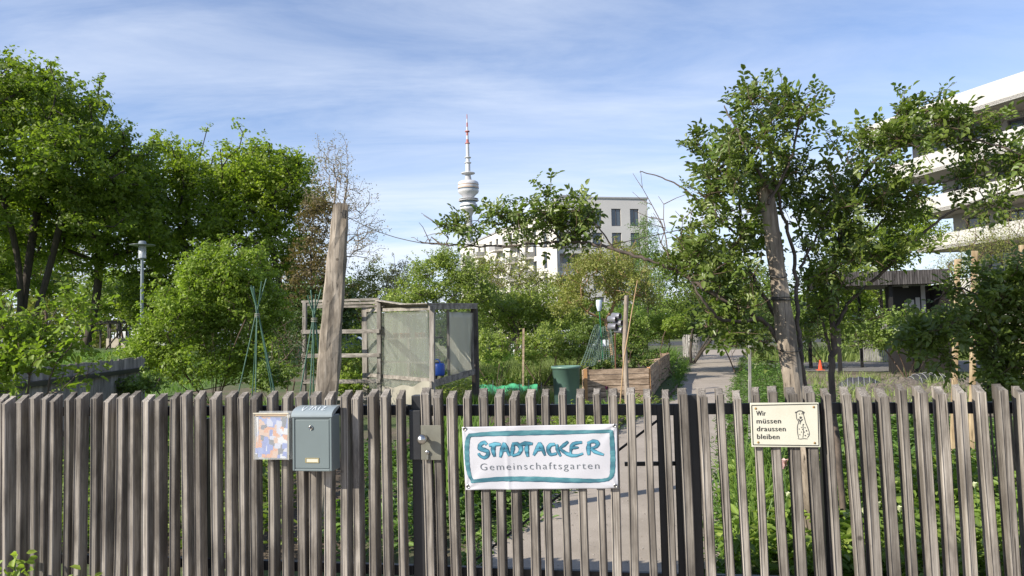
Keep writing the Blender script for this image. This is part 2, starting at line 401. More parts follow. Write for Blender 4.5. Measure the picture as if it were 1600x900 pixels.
# path winding away from the gate
lf = [G(560, 1180), G(735, 880), G(866, 772), G(960, 672), G(1050, 618), GX(1072, 26), GX(1082, 42), GX(1070, 46)]
rt = [G(1120, 1180), G(1131, 880), G(1134, 770), G(1138, 665), G(1148, 612), GX(1156, 26), GX(1166, 42), GX(1200, 46)]
path = MB()
def dens(a, n=8):
    out = []
    for i in range(len(a) - 1):
        p0 = a[max(i - 1, 0)]; p1 = a[i]; p2 = a[i + 1]; p3 = a[min(i + 2, len(a) - 1)]
        for k in range(n):
            t_ = k / n; out.append(.5 * ((2 * p1) + (p2 - p0) * t_ + (2 * p0 - 5 * p1 + 4 * p2 - p3) * t_ ** 2 + (3 * p1 - p0 - 3 * p2 + p3) * t_ ** 3))
    return out + [a[-1]]
L_, R_ = dens(lf), dens(rt)
v = []
for a, b in zip(L_, R_): v += [(a.x, a.y, .012), (b.x, b.y, .012)]
path.add(v, [(2 * i, 2 * i + 1, 2 * i + 3, 2 * i + 2) for i in range(len(L_) - 1)])
tag(path.build('path', GRAV), kind='structure')
# cross path on the right, street in the back, pavement in front of the fence
sheet('cross_path', [GX(1162, 24.5), GX(1700, 20.5), GX(1700, 27.5), GX(1162, 31)], .016, M('worn asphalt', (.20, .19, .18), (.15, .14, .135), 3, .9, .3, .006, fine=14))
sheet('street', [GX(-500, 62), GX(2100, 58), GX(2100, 72), GX(-500, 78)], .010, ASPH)
sheet('pavement', [F0 - FT * 12 - FN * .1, F0 + FT * 12 - FN * .1, F0 + FT * 12 - FN * 5, F0 - FT * 12 - FN * 5], .008, GRAV)
# lawn bank behind the side fence
lb = MB(); x0, x1, y0, y1 = -46, -9, 17, 60; nx, ny = 24, 20
def lz(x, y):
    f = min(1, max(0, (y - 17) / 14)); g = min(1, max(0, (-9 - x) / 7)); e = min(1, max(0, (60 - y) / 6))
    return .02 + .85 * (f * f * (3 - 2 * f)) * (g * g * (3 - 2 * g)) * e
vv = [(x0 + (x1 - x0) * i / nx, y0 + (y1 - y0) * j / ny) for j in range(ny + 1) for i in range(nx + 1)]
lb.add([(x, y, lz(x, y)) for x, y in vv], [(j * (nx + 1) + i, j * (nx + 1) + i + 1, (j + 1) * (nx + 1) + i + 1, (j + 1) * (nx + 1) + i) for j in range(ny) for i in range(nx)], True)
tag(lb.build('lawn_bank', LAWN), kind='structure')
for nm, q in (('vegetable_bed', [(600, 9.5), (905, 9.5), (912, 14.6), (890, 20.4), (730, 20.4), (700, 14.2)]), ('flower_bed', [(1150, 5.2), (1900, 4.2), (1750, 9.5), (1155, 12)]),
              ('berry_bed', [(120, 5.2), (560, 4.9), (560, 9), (330, 11)]), ('dry_bed', [(1230, 12.5), (1650, 11.5), (1640, 20), (1220, 23)])):
    sheet(nm, [GX(*p) for p in q], .006 if nm != 'dry_bed' else .007, SOIL if nm != 'dry_bed' else M('dry soil', (.30, .25, .18), (.16, .12, .08), 5, .95, 1., .04, fine=8))

# ============================================================ FENCE, GATE
PICK = WOOD('weathered grey oak', (.335, .303, .262), (.128, .110, .092), 2, .65, 2.0)
STEEL = M('black steel', (.018, .019, .022), (.012, .012, .014), 8, .45, .05, spec=.5)
topn = 1.25
def picket(b, mat_, parent, w, dp, h, twist, lx, ly, cut, off=0., z0=.05):
    """square-sawn stake with a weather-cut top, lower on the street side; b = foot on the fence line"""
    m = MB(); ro = Matrix.Rotation(twist, 3, 'Z'); X = ro @ FT; Y = ro @ FN
    lv = [0, .25, .5, .75, .93]; vs_ = []; 
    bow = random.uniform(-.004, .004); bow2 = random.uniform(-.004, .004); cw = .0045
    def ring(z, f, dz=None):
        c = Vector(b) + FN * (dp / 2 + off) + Vector((0, 0, z)) + X * (lx * z + bow * math.sin(f * 3.1)) + Y * (ly * z + bow2 * math.sin(f * 3.1))
        q = []
        for sx_, sy_ in ((-1, -1), (1, -1), (1, 1), (-1, 1)):
            for ax, ay in (((cw, 0), (0, cw)) if sx_ * sy_ > 0 else ((0, cw), (cw, 0))):
                px_, py_ = sx_ * (w / 2 - ax), sy_ * (dp / 2 - ay)
                zz = 0 if dz is None else dz * (py_ / dp - .5) + random.uniform(-.0015, .0015)
                q.append(c + X * px_ + Y * py_ + Vector((0, 0, zz)))
        return q
    for f in lv: vs_ += ring(z0 + (h - z0) * f, f)
    vs_ += ring(h, 1, cut)
    n = 8; k = len(lv) + 1
    fs = [(i * n + j, i * n + (j + 1) % n, (i + 1) * n + (j + 1) % n, (i + 1) * n + j) for i in range(k - 1) for j in range(n)] + [tuple(range((k - 1) * n, k * n))]
    m.add(vs_, fs); return m.build('picket', mat_, parent)
def along(px): return (FP(px, 615) - F0).dot(FT)
def foot(s): q = F0 + FT * s; return Vector((q.x, q.y, 0))
def pickets(pxs, parent, special={}):
    for px in pxs:
        s = along(px); tw = random.gauss(0, R(4)); 
        lx = random.gauss(.004, .006) + (.012 if px > 1000 else 0) - .0
        w = random.uniform(.034, .046); dp = random.uniform(.060, .074); h = topn + random.gauss(0, .006)
        # px is where the top of the picket sits; lean moves the foot
        picket(foot(s - 0) - FT * (-lx) * 1.25 * 1.0, PICK, parent, w, dp, h, tw, -lx, random.gauss(0, .006), random.uniform(.026, .045))
# positions read off the photograph, along the fence line (top of every picket)
left_px = [-62, -43, -23, -3, 10, 27, 49, 68, 80, 103, 123, 144, 163, 186, 202, 226, 246, 269, 286, 308, 332, 356, 377, 396, 420, 445, 468, 489, 512, 537, 555, 578, 599, 624]
gate_px = [662, 681, 704, 728, 753, 778, 802, 828, 851, 878, 906, 932, 957, 985, 1011, 1040, 1067]
right_px = [1097, 1125, 1152, 1182, 1209, 1238, 1266, 1293, 1324, 1353, 1382, 1412, 1441, 1473, 1504, 1536, 1566, 1598, 1630, 1662, 1694]
fl = thing('picket_fence', 'weathered grey picket fence left of the gate, carrying the mailbox and leaflet holder', 'fence', foot(along(300)), 'picket fence sections')
pickets(left_px, fl)
def rail(a, b, z, hgt, parent, dep=.03, off=.080, nm='rail'):
    MB().beam(foot(a) + FN * (off + dep / 2) + Vector((0, 0, z)), foot(b) + FN * (off + dep / 2) + Vector((0, 0, z)), dep, hgt).build(nm, STEEL, parent, bevel=.003)
sg = along(641)
rail(along(-62), along(634), 1.145, .052, fl); rail(along(-62), along(634), .33, .05, fl)
q = foot(along(646)) + FN * .092
MB().beam(q, q + Vector((0, 0, 1.222)), .062, .062, FT).build('post', STEEL, fl, bevel=.003)
q2 = foot(along(300)) + FN * .13; MB().beam(q2, q2 + Vector((0, 0, 1.1)), .06, .06, FT).build('post', STEEL, fl)
q2 = foot(along(330)) + FN * .13
fr = thing('picket_fence', 'weathered grey picket fence right of the gate, carrying the dog sign', 'fence', foot(along(1350)), 'picket fence sections')
pickets(right_px, fr)
rail(along(1095), along(1694), 1.145, .052, fr); rail(along(1095), along(1694), .33, .05, fr)
q = foot(along(1082)) + FN * .092
MB().beam(q, q + Vector((0, 0, 1.215)), .07, .06, FT).build('post', STEEL, fr, bevel=.003)
q = foot(along(1298)) + FN * .135
MB().beam(q, q + Vector((0, 0, 1.16)), .05, .05, FT).build('post', STEEL, fr, bevel=.003)
gt = thing('garden_gate', 'grey picket garden gate with black steel frame, metal lock plate and the white banner', 'gate', foot(along(870)))
pickets(gate_px, gt)
a, b = along(668), along(1050)
rail(along(660), along(1062), 1.142, .055, gt, nm='frame_rail'); rail(along(660), along(1062), .33, .05, gt, nm='frame_rail')
for s_, w in ((along(675), .036), (along(1033), .045), (along(1058), .034)):
    q = foot(s_) + FN * .096; MB().beam(q + Vector((0, 0, .1)), q + Vector((0, 0, 1.165)), w, .035, -FN).build('frame_upright', STEEL, gt, bevel=.003)
ao, bo = FP(700, 908, -.10), FP(1030, 655, -.10)
MB().tube([ao, bo], .0065, 8).build('diagonal_brace', STEEL, gt)
MB().beam(FP(976, 725, -.12), FP(1055, 724, -.12), .014, .02).build('crossbar', STEEL, gt)
h = MB()
for z in (1.10, .5):
    q = foot(along(1072)) + FN * .097; h.tube([q + Vector((0, 0, z - .025)), q + Vector((0, 0, z + .025))], .011, 10); h.beam(q + Vector((0, 0, z)) - FT * .05, q + Vector((0, 0, z)) + FT * .04, .012, .03)
h.build('hinge', STEEL, gt)
# lock: case, plate, knob, key cylinder
STL = M('brushed stainless steel', (.55, .54, .50), (.45, .44, .41), 30, .28, .05, metal=1.)
PLT = M('weathered zinc plate', (.20, .195, .155), (.155, .15, .12), 14, .5, .1, .002, metal=.35, spec=.5)
lc = FP(648, 680, -.03); lm = frame(FT)
MB().box(FP(650, 679, -.055), .030, .02, .125, lm).build('lock_case', STEEL, gt, bevel=.003)
pl = MB().box(FP(673.5, 691.5, .012), .052, .0025, .086, lm).build('lock_plate', PLT, gt, bevel=.001)
kb = MB(); kc = FP(664, 684, .016)
kb.lathe(kc, [(0, 0), (.014, 0), (.014, .006), (.009, .01), (.009, .030), (.019, .036), (.0245, .046), (.0255, .056), (.022, .067), (.013, .075), (0, .078)], 28, axis=-FN)
kb.build('knob', STL, gt)
ky = MB(); kc = FP(668.5, 709, .015)
ky.lathe(kc + Vector((0, 0, .008)), [(0, 0), (.0105, 0), (.0105, .010), (.009, .012), (0, .012)], 20, axis=-FN); ky.box(kc - Vector((0, 0, .012)) - FN * .003, .0048, .006, .014, lm)
ko = ky.build('key_cylinder', STL, gt)
MB().box(kc + Vector((0, 0, .008)) - FN * .0125, .0012, .0008, .005, lm).build('keyhole', STEEL, ko)

# ============================================================ BANNER
def imgplane(p00, p10, p01, p11, off):
    """surface function u,v in 0..1 (v downwards) on the fence plane, from the four corners in the photo"""
    A, B, C, D = [FP(*p, off) for p in (p00, p10, p01, p11)]
    return lambda u, v: A * (1 - u) * (1 - v) + B * u * (1 - v) + C * (1 - u) * v + D * u * v
bs = imgplane((722, 667), (964, 662), (728, 765), (966, 763), .007)
def bsurf(u, v, lift=0.):
    w = .0045 * math.sin(u * 8.3 + v * 1.5) * math.sin(v * 3.14) ** .5 * (.5 + .5 * math.sin(u * 3.1)) + .0035 * math.exp(-((u - .29) / .012) ** 2) * (.4 + .6 * v)
    w += .0025 * math.sin(u * 21 + v * 7) * (abs(v - .5) * 2) ** 2
    for (cu, cv) in ((0, 0), (1, 0), (0, 1), (1, 1)):
        d = math.hypot((u - cu) * 2.4, v - cv); t_ = math.atan2(v - cv, (u - cu) * 2.4); w += .003 * math.exp(-d * 3.2) * math.cos(t_ * 9) - .004 * math.exp(-d * 9)
    return bs(u, v) - FN * (w + .006 + lift) 
ban = thing('banner', 'white vinyl banner with teal painted border reading STADTACKER, hung on the gate', 'banner', bs(.5, 1))
WV = M('white vinyl', (.49, .49, .515), (.46, .46, .49), 3, .35, .06, .002, spec=.5)
nu, nv = 130, 52; m = MB()
m.add([bsurf(i / nu, j / nv) for j in range(nv + 1) for i in range(nu + 1)], [(j * (nu + 1) + i, (j + 1) * (nu + 1) + i, (j + 1) * (nu + 1) + i + 1, j * (nu + 1) + i + 1) for j in range(nv) for i in range(nu)], True)
bo_ = m.build('sheet', WV, ban); so_ = bo_.modifiers.new('thick', 'SOLIDIFY'); so_.thickness = .0006
def inkmat(name, c1, c2, c3):
    m, t, b, o = newmat(name)
    v, _ = coords(t, (9, 9, 30), rand=False); n = N(t, 'ShaderNodeTexNoise', Scale=1.3, Detail=4.0); t.links.new(v, n.inputs[0])
    t.links.new(RAMP(t, n.outputs[0], [(.36, c1), (.50, c2), (.64, c3)]), b.inputs['Base Color']); b.inputs['Roughness'].default_value = .5; return m
INK = inkmat('teal brush paint', (.025, .12, .17), (.055, .22, .31), (.12, .36, .45))
INK2 = inkmat('teal border paint', (.035, .12, .16), (.05, .17, .20), (.09, .24, .27))
INKD = inkmat('dark paint edge', (.015, .055, .10), (.025, .10, .15), (.04, .15, .21))
ASP = 243 / 99.
def stroke(mb, pts, w, surf, lift, n=7, asp=ASP, taper=True):
    """brush stroke in u,v (v down), width in units of v"""
    P_ = []
    for i in range(len(pts) - 1):
        p0 = pts[max(i - 1, 0)]; p1 = pts[i]; p2 = pts[i + 1]; p3 = pts[min(i + 2, len(pts) - 1)]
        for k in range(n):
            t_ = k / n
            P_.append([.5 * (2 * p1[c] + (p2[c] - p0[c]) * t_ + (2 * p0[c] - 5 * p1[c] + 4 * p2[c] - p3[c]) * t_ * t_ + (3 * p1[c] - p0[c] - 3 * p2[c] + p3[c]) * t_ ** 3) for c in (0, 1)])
    P_.append(list(pts[-1])); m_ = len(P_); v = []
    for i, (u, vv) in enumerate(P_):
        a_ = P_[max(i - 1, 0)]; b_ = P_[min(i + 1, m_ - 1)]; dx, dy = (b_[0] - a_[0]) * asp, b_[1] - a_[1]; l = math.hypot(dx, dy) + 1e-9
        f = i / (m_ - 1); ww = w * ((.75 + .45 * math.sin(math.pi * min(1, f * 1.15)) ) if taper else 1) * (1 + .06 * math.sin(i * 1.3))
        nx_, ny_ = -dy / l * ww / 2, dx / l * ww / 2
        v += [surf(u + nx_ / asp, vv + ny_, lift), surf(u, vv, lift + .0001), surf(u - nx_ / asp, vv - ny_, lift)]
    mb.add(v, [(3 * i, 3 * i + 1, 3 * i + 4, 3 * i + 3) for i in range(m_ - 1)] + [(3 * i + 1, 3 * i + 2, 3 * i + 5, 3 * i + 4) for i in range(m_ - 1)])
# zoomed photo: banner spans x 118..1400, y 130..655 there -> u,v
def zb(x, y): 
    t_ = (y - 133) / 522.; l = 110 + 24 * t_; r = 1390 + 22 * t_; return ((x - l) / (r - l), t_ + .0 + (x - 740) / 1300 * .012)
brd0 = MB(); brd = MB(); Z = lambda L: [zb(*p) for p in L]
for L in ([(168, 203), (400, 192), (700, 190), (1000, 190), (1345, 186)], [(185, 195), (160, 235), (150, 330), (155, 450), (172, 540), (200, 585)],
          [(178, 585), (420, 568), (700, 570), (1000, 580), (1230, 585), (1330, 575)], [(1345, 180), (1352, 250), (1362, 400), (1360, 520), (1345, 560), (1320, 578)]):
    stroke(brd, Z(L), .060, bsurf, .0016, 12); stroke(brd0, [(u + .0008, v + .006) for u, v in Z(L)], .068, bsurf, .0011, 12)
brd.build('painted_border', INK2, ban); brd0.build('painted_border_edge', INKD, ban)
ltr0 = MB(); ltr = MB(); k = 0
for L, w in (([(322, 285), (300, 266), (268, 285), (262, 315), (290, 325), (325, 340), (330, 370), (300, 392), (262, 375), (252, 355)], .058),
             ([(340, 292), (400, 282), (440, 285)], .055), ([(385, 290), (375, 330), (388, 385)], .060),
             ([(470, 270), (450, 330), (435, 392)], .055), ([(468, 272), (490, 320), (512, 380)], .050), ([(430, 345), (470, 335), (505, 340)], .034),
             ([(545, 280), (538, 330), (530, 380)], .055), ([(535, 282), (580, 285), (608, 320), (590, 362), (535, 380)], .055),
             ([(605, 290), (650, 280), (705, 284)], .055), ([(662, 290), (655, 330), (665, 390)], .058),
             ([(765, 275), (745, 320), (712, 380)], .055), ([(762, 275), (785, 320), (808, 382)], .050), ([(720, 345), (760, 335), (795, 340)], .034),
             ([(890, 290), (850, 298), (835, 335), (855, 372), (905, 365)], .055),
             ([(905, 290), (912, 335), (938, 388)], .046), ([(998, 268), (960, 300), (925, 325)], .046), ([(925, 322), (965, 352), (1015, 378), (1070, 382), (1122, 366)], .046),
             ([(1112, 275), (1060, 282), (1030, 300), (1022, 335), (1018, 372)], .048), ([(1028, 325), (1060, 318), (1085, 318)], .036),
             ([(1170, 285), (1165, 330), (1170, 380)], .058), ([(1155, 285), (1205, 268), (1240, 285), (1225, 312), (1185, 325)], .052), ([(1185, 328), (1225, 355), (1290, 378)], .048)):
    stroke(ltr0, Z(L), w * 1.12, bsurf, .0012 + .00005 * (k % 5)); stroke(ltr, [(u - .0008, v - .004) for u, v in Z(L)], w * .72, bsurf, .0018 + .00025 * (k % 5)); k += 1
ltr0.build('painted_lettering_edge', INKD, ban); ltr.build('painted_lettering', INK, ban)
def put_text(txt, surf, u0, u1, vb, parent, mat_, asp, spacing=1.1, lift=.001, name='printed_lettering', hfix=None, bold=0., thin=0.):
    vs_, fs = text_mesh(txt, 1., spacing, thin); xs = [v[0] for v in vs_]; w = max(xs) - min(xs); sc = (u1 - u0) / w; m = MB()
    sv = hfix if hfix else sc * asp
    m.add([surf(u0 + (v[0] - min(xs)) * sc, vb - v[1] * sv, lift) for v in vs_], fs)
    return m.build(name, mat_, parent)
GREY = M('grey print', (.11, .125, .14), (.10, .115, .13), 5, .6, 0)
put_text('Gemeinschaftsgarten', bsurf, zb(265, 490)[0], zb(1255, 490)[0], zb(740, 494)[1] - .002, ban, GREY, ASP, 1.22, .0022, hfix=.158, thin=-.012)
for (x, y) in ((135, 152), (1370, 145), (155, 628), (1390, 630)):
    u, v = zb(x, y); c = bsurf(u, v, .001)
    e = MB(); e.lathe(c, [(.0045, 0), (.0055, .003), (.0095, .003), (.0105, 0)], 18, axis=-FN); eo = e.build('eyelet', STL, ban)
    e = MB(); e.lathe(c, [(0, .0035), (.0042, .003), (.0045, -.002)], 10, axis=-FN); e.build('screw_head', STEEL, eo)
    
# ============================================================ DOG SIGN
ss = imgplane((1172, 630.5), (1280, 628), (1174.5, 698), (1282, 699.5), .012)
def ssurf(u, v, lift=0.): return ss(u, v) - FN * lift
sgn = thing('warning_sign', 'small cream sign with a spotted dog reading Wir müssen draussen bleiben', 'sign', ss(.5, 1))
CREAM = M('cream enamel', (.58, .56, .46), (.53, .51, .41), 7, .3, .03, .001, spec=.5); BLK = M('black print', (.02, .02, .02), (.025, .025, .025), 5, .5, 0)
e1 = (ss(1, 0) - ss(0, 0)).normalized(); hw = (ss(1, .5) - ss(0, .5)).length / 2; hh = (ss(.5, 1) - ss(.5, 0)).length / 2
MB().box(ss(.5, .5) + FN * .004, hw, .0035, hh, frame(FT)).build('plate', CREAM, sgn, bevel=.0025)
bd = MB(); A_ = hw / hh
for a_, b_ in (((.022, .045), (.978, .045)), ((.022, .955), (.978, .955)), ((.022, .045), (.022, .955)), ((.978, .045), (.978, .955))):
    stroke(bd, [a_, b_], .018, ssurf, .0006, 3, A_, False)
bd.build('border_line', BLK, sgn)
for i, w_ in enumerate(('Wir', 'müssen', 'draussen', 'bleiben')):
    wd = {'Wir': .137, 'müssen': .355, 'draussen': .42, 'bleiben': .325}[w_]
    for dx in (0, .004): put_text(w_, ssurf, .083 + dx, .083 + wd + dx, .285 + i * .178, sgn, BLK, A_, 1.08, .0007 + dx * .05, hfix=.165)
for (u, v) in ((.08, .12), (.92, .11), (.1, .9), (.92, .9)):
    MB().lathe(ssurf(u, v, 0), [(0, .003), (.0035, .0025), (.0055, 0)], 12, axis=-FN).build('screw', M('rusty screw', (.35, .22, .07), (.2, .12, .05), 40, .6, 0, metal=.5), sgn)
# seated spotted dog, printed: outline strokes and spots
dog = MB(); D = lambda L: [(.64 + (x - 560) / 330., .18 + (y - 148) / 205.) for x, y in L]
for L, w in (([(568, 160), (570, 185), (578, 200), (572, 220), (572, 250), (576, 272)], .014), ([(600, 158), (606, 180), (612, 205), (622, 230), (628, 255), (618, 272)], .014),
             ([(568, 158), (580, 150), (598, 152), (603, 165)], .02), ([(578, 186), (586, 196), (598, 188)], .026), ([(598, 215), (600, 245), (596, 272)], .012), ([(572, 276), (585, 278), (600, 276), (618, 277)], .014)):
    stroke(dog, D(L), w, ssurf, .0007, 5, A_, False)
for x, y, r_ in ((583, 164, .013), (595, 163, .013), (588, 180, .03), (602, 157, .03), (566, 157, .02), (585, 208, .014), (600, 212, .016), (592, 225, .012), (608, 226, .014), (580, 232, .012), (614, 240, .018), (604, 246, .013), (590, 246, .012), (582, 258, .012), (620, 255, .014), (608, 262, .016), (586, 200, .02), (596, 234, .012)):
    c = D([(x, y)])[0]; n_ = 9; ph = random.random() * 6
    dog.add([ssurf(c[0] + r_ * math.cos(2 * math.pi * i / n_) / A_ * random.uniform(.7, 1.15), c[1] + r_ * math.sin(2 * math.pi * i / n_) * random.uniform(.7, 1.15), .001) for i in range(n_)], [tuple(range(n_))])
dog.build('printed_dog', M('dark grey print', (.06, .06, .06), (.05, .05, .05), 5, .6, 0), sgn)

# ============================================================ MAILBOX
MBX = M('grey green enamel', (.155, .19, .192), (.14, .17, .172), 3, .32, .02, .001, spec=.5); MBL = M('pale lid enamel', (.27, .31, .32), (.23, .27, .28), 5, .25, .03, .001, spec=.6)
mA = FP(457, 650, .115); mB_ = FP(519, 737, .115); wx = (mB_ - mA).dot(FT); hz_ = mA.z - mB_.z
mc = mA + FT * wx / 2; mc.z = mB_.z
mbx = thing('mailbox', 'grey-green metal mailbox with key lock on the picket fence', 'mailbox', mc)
fm = frame(FT); mid = mc + Vector((0, 0, hz_ / 2)) + FN * .053
MB().box(mid, wx / 2, .050, hz_ / 2, fm).build('body', MBX, mbx, bevel=.004)
rim = MB(); fc = mid - FN * .053
for sx_ in (-1, 1): rim.box(fc + FT * sx_ * (wx / 2 - .006), .005, .003, hz_ / 2 - .004, fm)
for sz_ in (-1, 1): rim.box(fc + Vector((0, 0, sz_ * (hz_ / 2 - .007))), wx / 2 - .012, .003, .005, fm)
rim.build('front_rim', MBX, mbx, bevel=.0015)
dr = MB().box(mid - FN * .0515 - Vector((0, 0, .002)), wx / 2 - .015, .0022, hz_ / 2 - .018, fm).build('door', MBX, mbx, bevel=.0015)
lk = MB(); lp = mc + Vector((0, 0, hz_ * .79)) - FN * .001 - FT * .006
lk.lathe(lp, [(.0, 0), (.012, 0), (.012, .004), (.009, .007), (.0085, .007), (.0085, .005), (0, .005)], 24, axis=-FN); lko = lk.build('lock', STL, dr)
MB().box(lp - FN * .0062, .0012, .001, .0045, fm).build('keyhole', STEEL, lko)
npm = MB(); npc = mc + Vector((0, 0, hz_ * .20)) - FN * .001
for sx_ in (-1, 1): npm.box(npc + FT * sx_ * .034, .003, .002, .012, fm)
for sz_ in (-1, 1): npm.box(npc + Vector((0, 0, sz_ * .0105)), .031, .002, .0022, fm)
npo = npm.build('name_plate', M('brass', (.55, .48, .28), (.5, .42, .22), 20, .35, 0, metal=.8), dr); MB().box(npc, .031, .0006, .0085, fm).build('name_card', CREAM, npo)
ld = MB(); prof = []
for i in range(9):
    t_ = i / 8 * math.pi / 2; prof.append((-.060 + .105 * (1 - math.cos(t_)) * 1.0, .042 * math.sin(t_) + .0))
prof = [(-.060, -.006)] + prof + [(.050, .042)]
v = []
for yy, zz in prof:
    for sx_ in (-1, 1): v.append(mid + Vector((0, 0, hz_ / 2 + .002)) + FT * sx_ * (wx / 2 + .004) + FN * yy + Vector((0, 0, zz)))
n_ = len(prof); fs = [(2 * i, 2 * i + 1, 2 * i + 3, 2 * i + 2) for i in range(n_ - 1)] + [tuple(range(0, 2 * n_, 2)), tuple(range(1, 2 * n_, 2))[::-1], (0, 1, 2 * n_ - 1, 2 * n_ - 2)]
ld.add(v, fs, False); lid = ld.build('lid', MBL, mbx, bevel=.002)
wr = MB()
def lsurf(u, v, lift=0.):
    t_ = (1 - v) * math.pi / 2; yy = -.060 + .105 * (1 - math.cos(t_)); zz = .042 * math.sin(t_)
    return mid + Vector((0, 0, hz_ / 2 + .0035)) + FT * (u - .5) * wx + FN * (yy - .0012) + Vector((0, 0, zz + .0012))
for L in ([(.2, .3), (.24, .65), (.3, .3)], [(.35, .35), (.42, .3), (.4, .6)], [(.48, .6), (.5, .3), (.56, .6)], [(.62, .3), (.63, .62)], [(.7, .35), (.76, .3), (.72, .6), (.8, .58)]):
    stroke(wr, L, .045, lsurf, 0, 4, 2.2)
wr.build('marker_scrawl', M('faded white marker', (.62, .66, .68), (.55, .6, .62), 30, .6, 0), lid)

# ============================================================ LEAFLET HOLDER
hA = FP(397, 646, .06); hB = FP(451, 718, .06); hw_ = (hB - hA).dot(FT); hh_ = hA.z - hB.z; hc = hA + FT * hw_ / 2; hc.z = hB.z
hol = thing('leaflet_holder', 'clear plastic holder of blue and orange leaflets left of the mailbox', 'leaflet holder', hc)
ACR = newmat('clear acrylic'); mm, t, b, o = ACR; b.inputs['Base Color'].default_value = (.8, .82, .82, 1); b.inputs['Roughness'].default_value = .05; b.inputs['Alpha'].default_value = .16; ACR = mm
bx_ = MB(); w2 = hw_ / 2
bx_.box(hc + Vector((0, 0, hh_ * .47)), w2, .0012, hh_ * .47, fm); bx_.box(hc + FN * .05 + Vector((0, 0, hh_ * .5)), w2, .0012, hh_ * .53, fm)
for s_ in (-1, 1): bx_.box(hc + FT * s_ * (w2 - .001) + FN * .025 + Vector((0, 0, hh_ * .48)), .0012, .024, hh_ * .5, fm)
bx_.box(hc + FN * .025, w2 - .003, .024, .0012, fm); bx_.box(hc + FN * .024 + Vector((0, 0, hh_ * 1.0)), w2 + .003, .027, .0015, fm)
bx_.build('holder', ACR, hol)
ed = MB()
for z_, y_ in ((hh_ * 1.002, .024), ): ed.box(hc - FN * .004 + Vector((0, 0, z_)), w2 + .003, .002, .003, fm)
for s_ in (-1, 1): ed.box(hc + FT * s_ * w2 - FN * .001 + Vector((0, 0, hh_ * .5)), .0012, .0015, hh_ * .5, fm)
ed.build('holder_edge', M('milky acrylic edge', (.62, .58, .48), (.5, .46, .36), 20, .3, 0), hol)
def leafl():
    m, t, b, o = newmat('printed leaflet'); v, _ = coords(t, (1, 1, 1), rand=False)
    sx_ = N(t, 'ShaderNodeMapping'); sx_.inputs['Rotation'].default_value = (0, R(-7), PSI); t.links.new(v, sx_.inputs[0])
    vo = N(t, 'ShaderNodeTexVoronoi', Scale=36., distance='CHEBYCHEV'); vo.inputs['Randomness'].default_value = .85; t.links.new(sx_.outputs[0], vo.inputs[0])
    s3 = N(t, 'ShaderNodeSeparateColor'); t.links.new(vo.outputs['Color'], s3.inputs[0])
    n = t.nodes.new('ShaderNodeValToRGB'); n.color_ramp.interpolation = 'CONSTANT'; e = n.color_ramp.elements
    cs = [(.07, .12, .38), (.50, .52, .55), (.48, .18, .05), (.08, .14, .42), (.46, .28, .18), (.14, .20, .44), (.03, .04, .07), (.40, .42, .52)]
    while len(e) < len(cs): e.new(.5)
    for i, c in enumerate(cs): e[i].position = i / len(cs); e[i].color = (*c, 1)
    t.links.new(s3.outputs[0], n.inputs[0]); t.links.new(n.outputs[0], b.inputs['Base Color']); b.inputs['Roughness'].default_value = .35; return m
LFM = leafl(); PAP = M('white paper', (.75, .74, .72), (.68, .67, .65), 4, .6, 0)
for i in range(5):
    s_ = frame(FT) @ Matrix.Rotation(R((2, -3, 5, 1, -2)[i]), 3, 'Y')
    MB().box(hc + FN * (.006 + i * .008) + Vector((0, 0, hh_ * .47 + .004 * i)) + FT * (.006, -.004, -.012, .008, -.01)[i], w2 * .84, .0014, hh_ * .44, s_).build('leaflet', LFM if i % 2 == 0 else PAP, hol)
MB().box(hc - FN * .0022 + Vector((0, 0, hh_ * .965)), w2 - .008, .0008, .006, fm).build('fixing_strip', M('tan strip', (.40, .30, .2), (.3, .24, .16), 9, .6, 0), hol)

# ============================================================ TIMBER POSTS, WIRE
OLDW = WOOD('old bleached timber', (.47, .405, .325), (.22, .18, .135), 2, .1, .6)
GREYW = WOOD('grey brown timber', (.38, .32, .25), (.18, .145, .11), 2, .1, .45)
def rough_post(name, label, pts, rads, square=True, mt=None):
    """pts world points, rads half-widths; hewn post with slightly crooked sides"""
    m = MB(); pts = [Vector(p) for p in pts]; K = 26; n = 12; vs_ = []
    for i in range(K + 1):
        f = i / K * (len(pts) - 1); j = min(int(f), len(pts) - 2); q = pts[j].lerp(pts[j + 1], f - j); r = rads[j] + (rads[j + 1] - rads[j]) * (f - j)
        for k_ in range(n):
            th = 2 * math.pi * k_ / n + .35; c_, s_ = math.cos(th), math.sin(th)
            if square: e = 5.; rr = r / (abs(c_) ** e + abs(s_) ** e) ** (1 / e)
            else: rr = r * (1 + .05 * math.sin(3 * th))
            rr *= 1 + .045 * math.sin(i * .7 + k_ * 2.1) + .035 * math.sin(i * 1.9 + k_) + random.uniform(-.035, .035) + (.10 if (k_ % 5 == 2 and i % 9 == 4) else 0) - (.09 if k_ in (3, 9) else 0)
            vs_.append(q + Vector((c_ * rr, s_ * rr * .8, 0)) + Vector((0, 0, 0 if i < K else .012 * math.sin(k_ * 1.7))))
    fs = [(i * n + k_, i * n + (k_ + 1) % n, (i + 1) * n + (k_ + 1) % n, (i + 1) * n + k_) for i in range(K) for k_ in range(n)] + [tuple(range(K * n, K * n + n)), tuple(range(n))[::-1]]
    m.add([v - Vector((0, 0, 0)) for v in vs_], fs, False)
    return m.build(name, mt or OLDW, None, org=pts[0])
lp0 = GX(482, 5.5, -.05); lp1 = P(512, 600, 5.5); lp2 = P(533, 320, 5.5)
tag(rough_post('wooden_post', '', [lp0, lp1, P(521, 470, 5.5), lp2], [.085, .082, .074, .058]), 'tall leaning weathered timber post behind the mailbox', 'post')
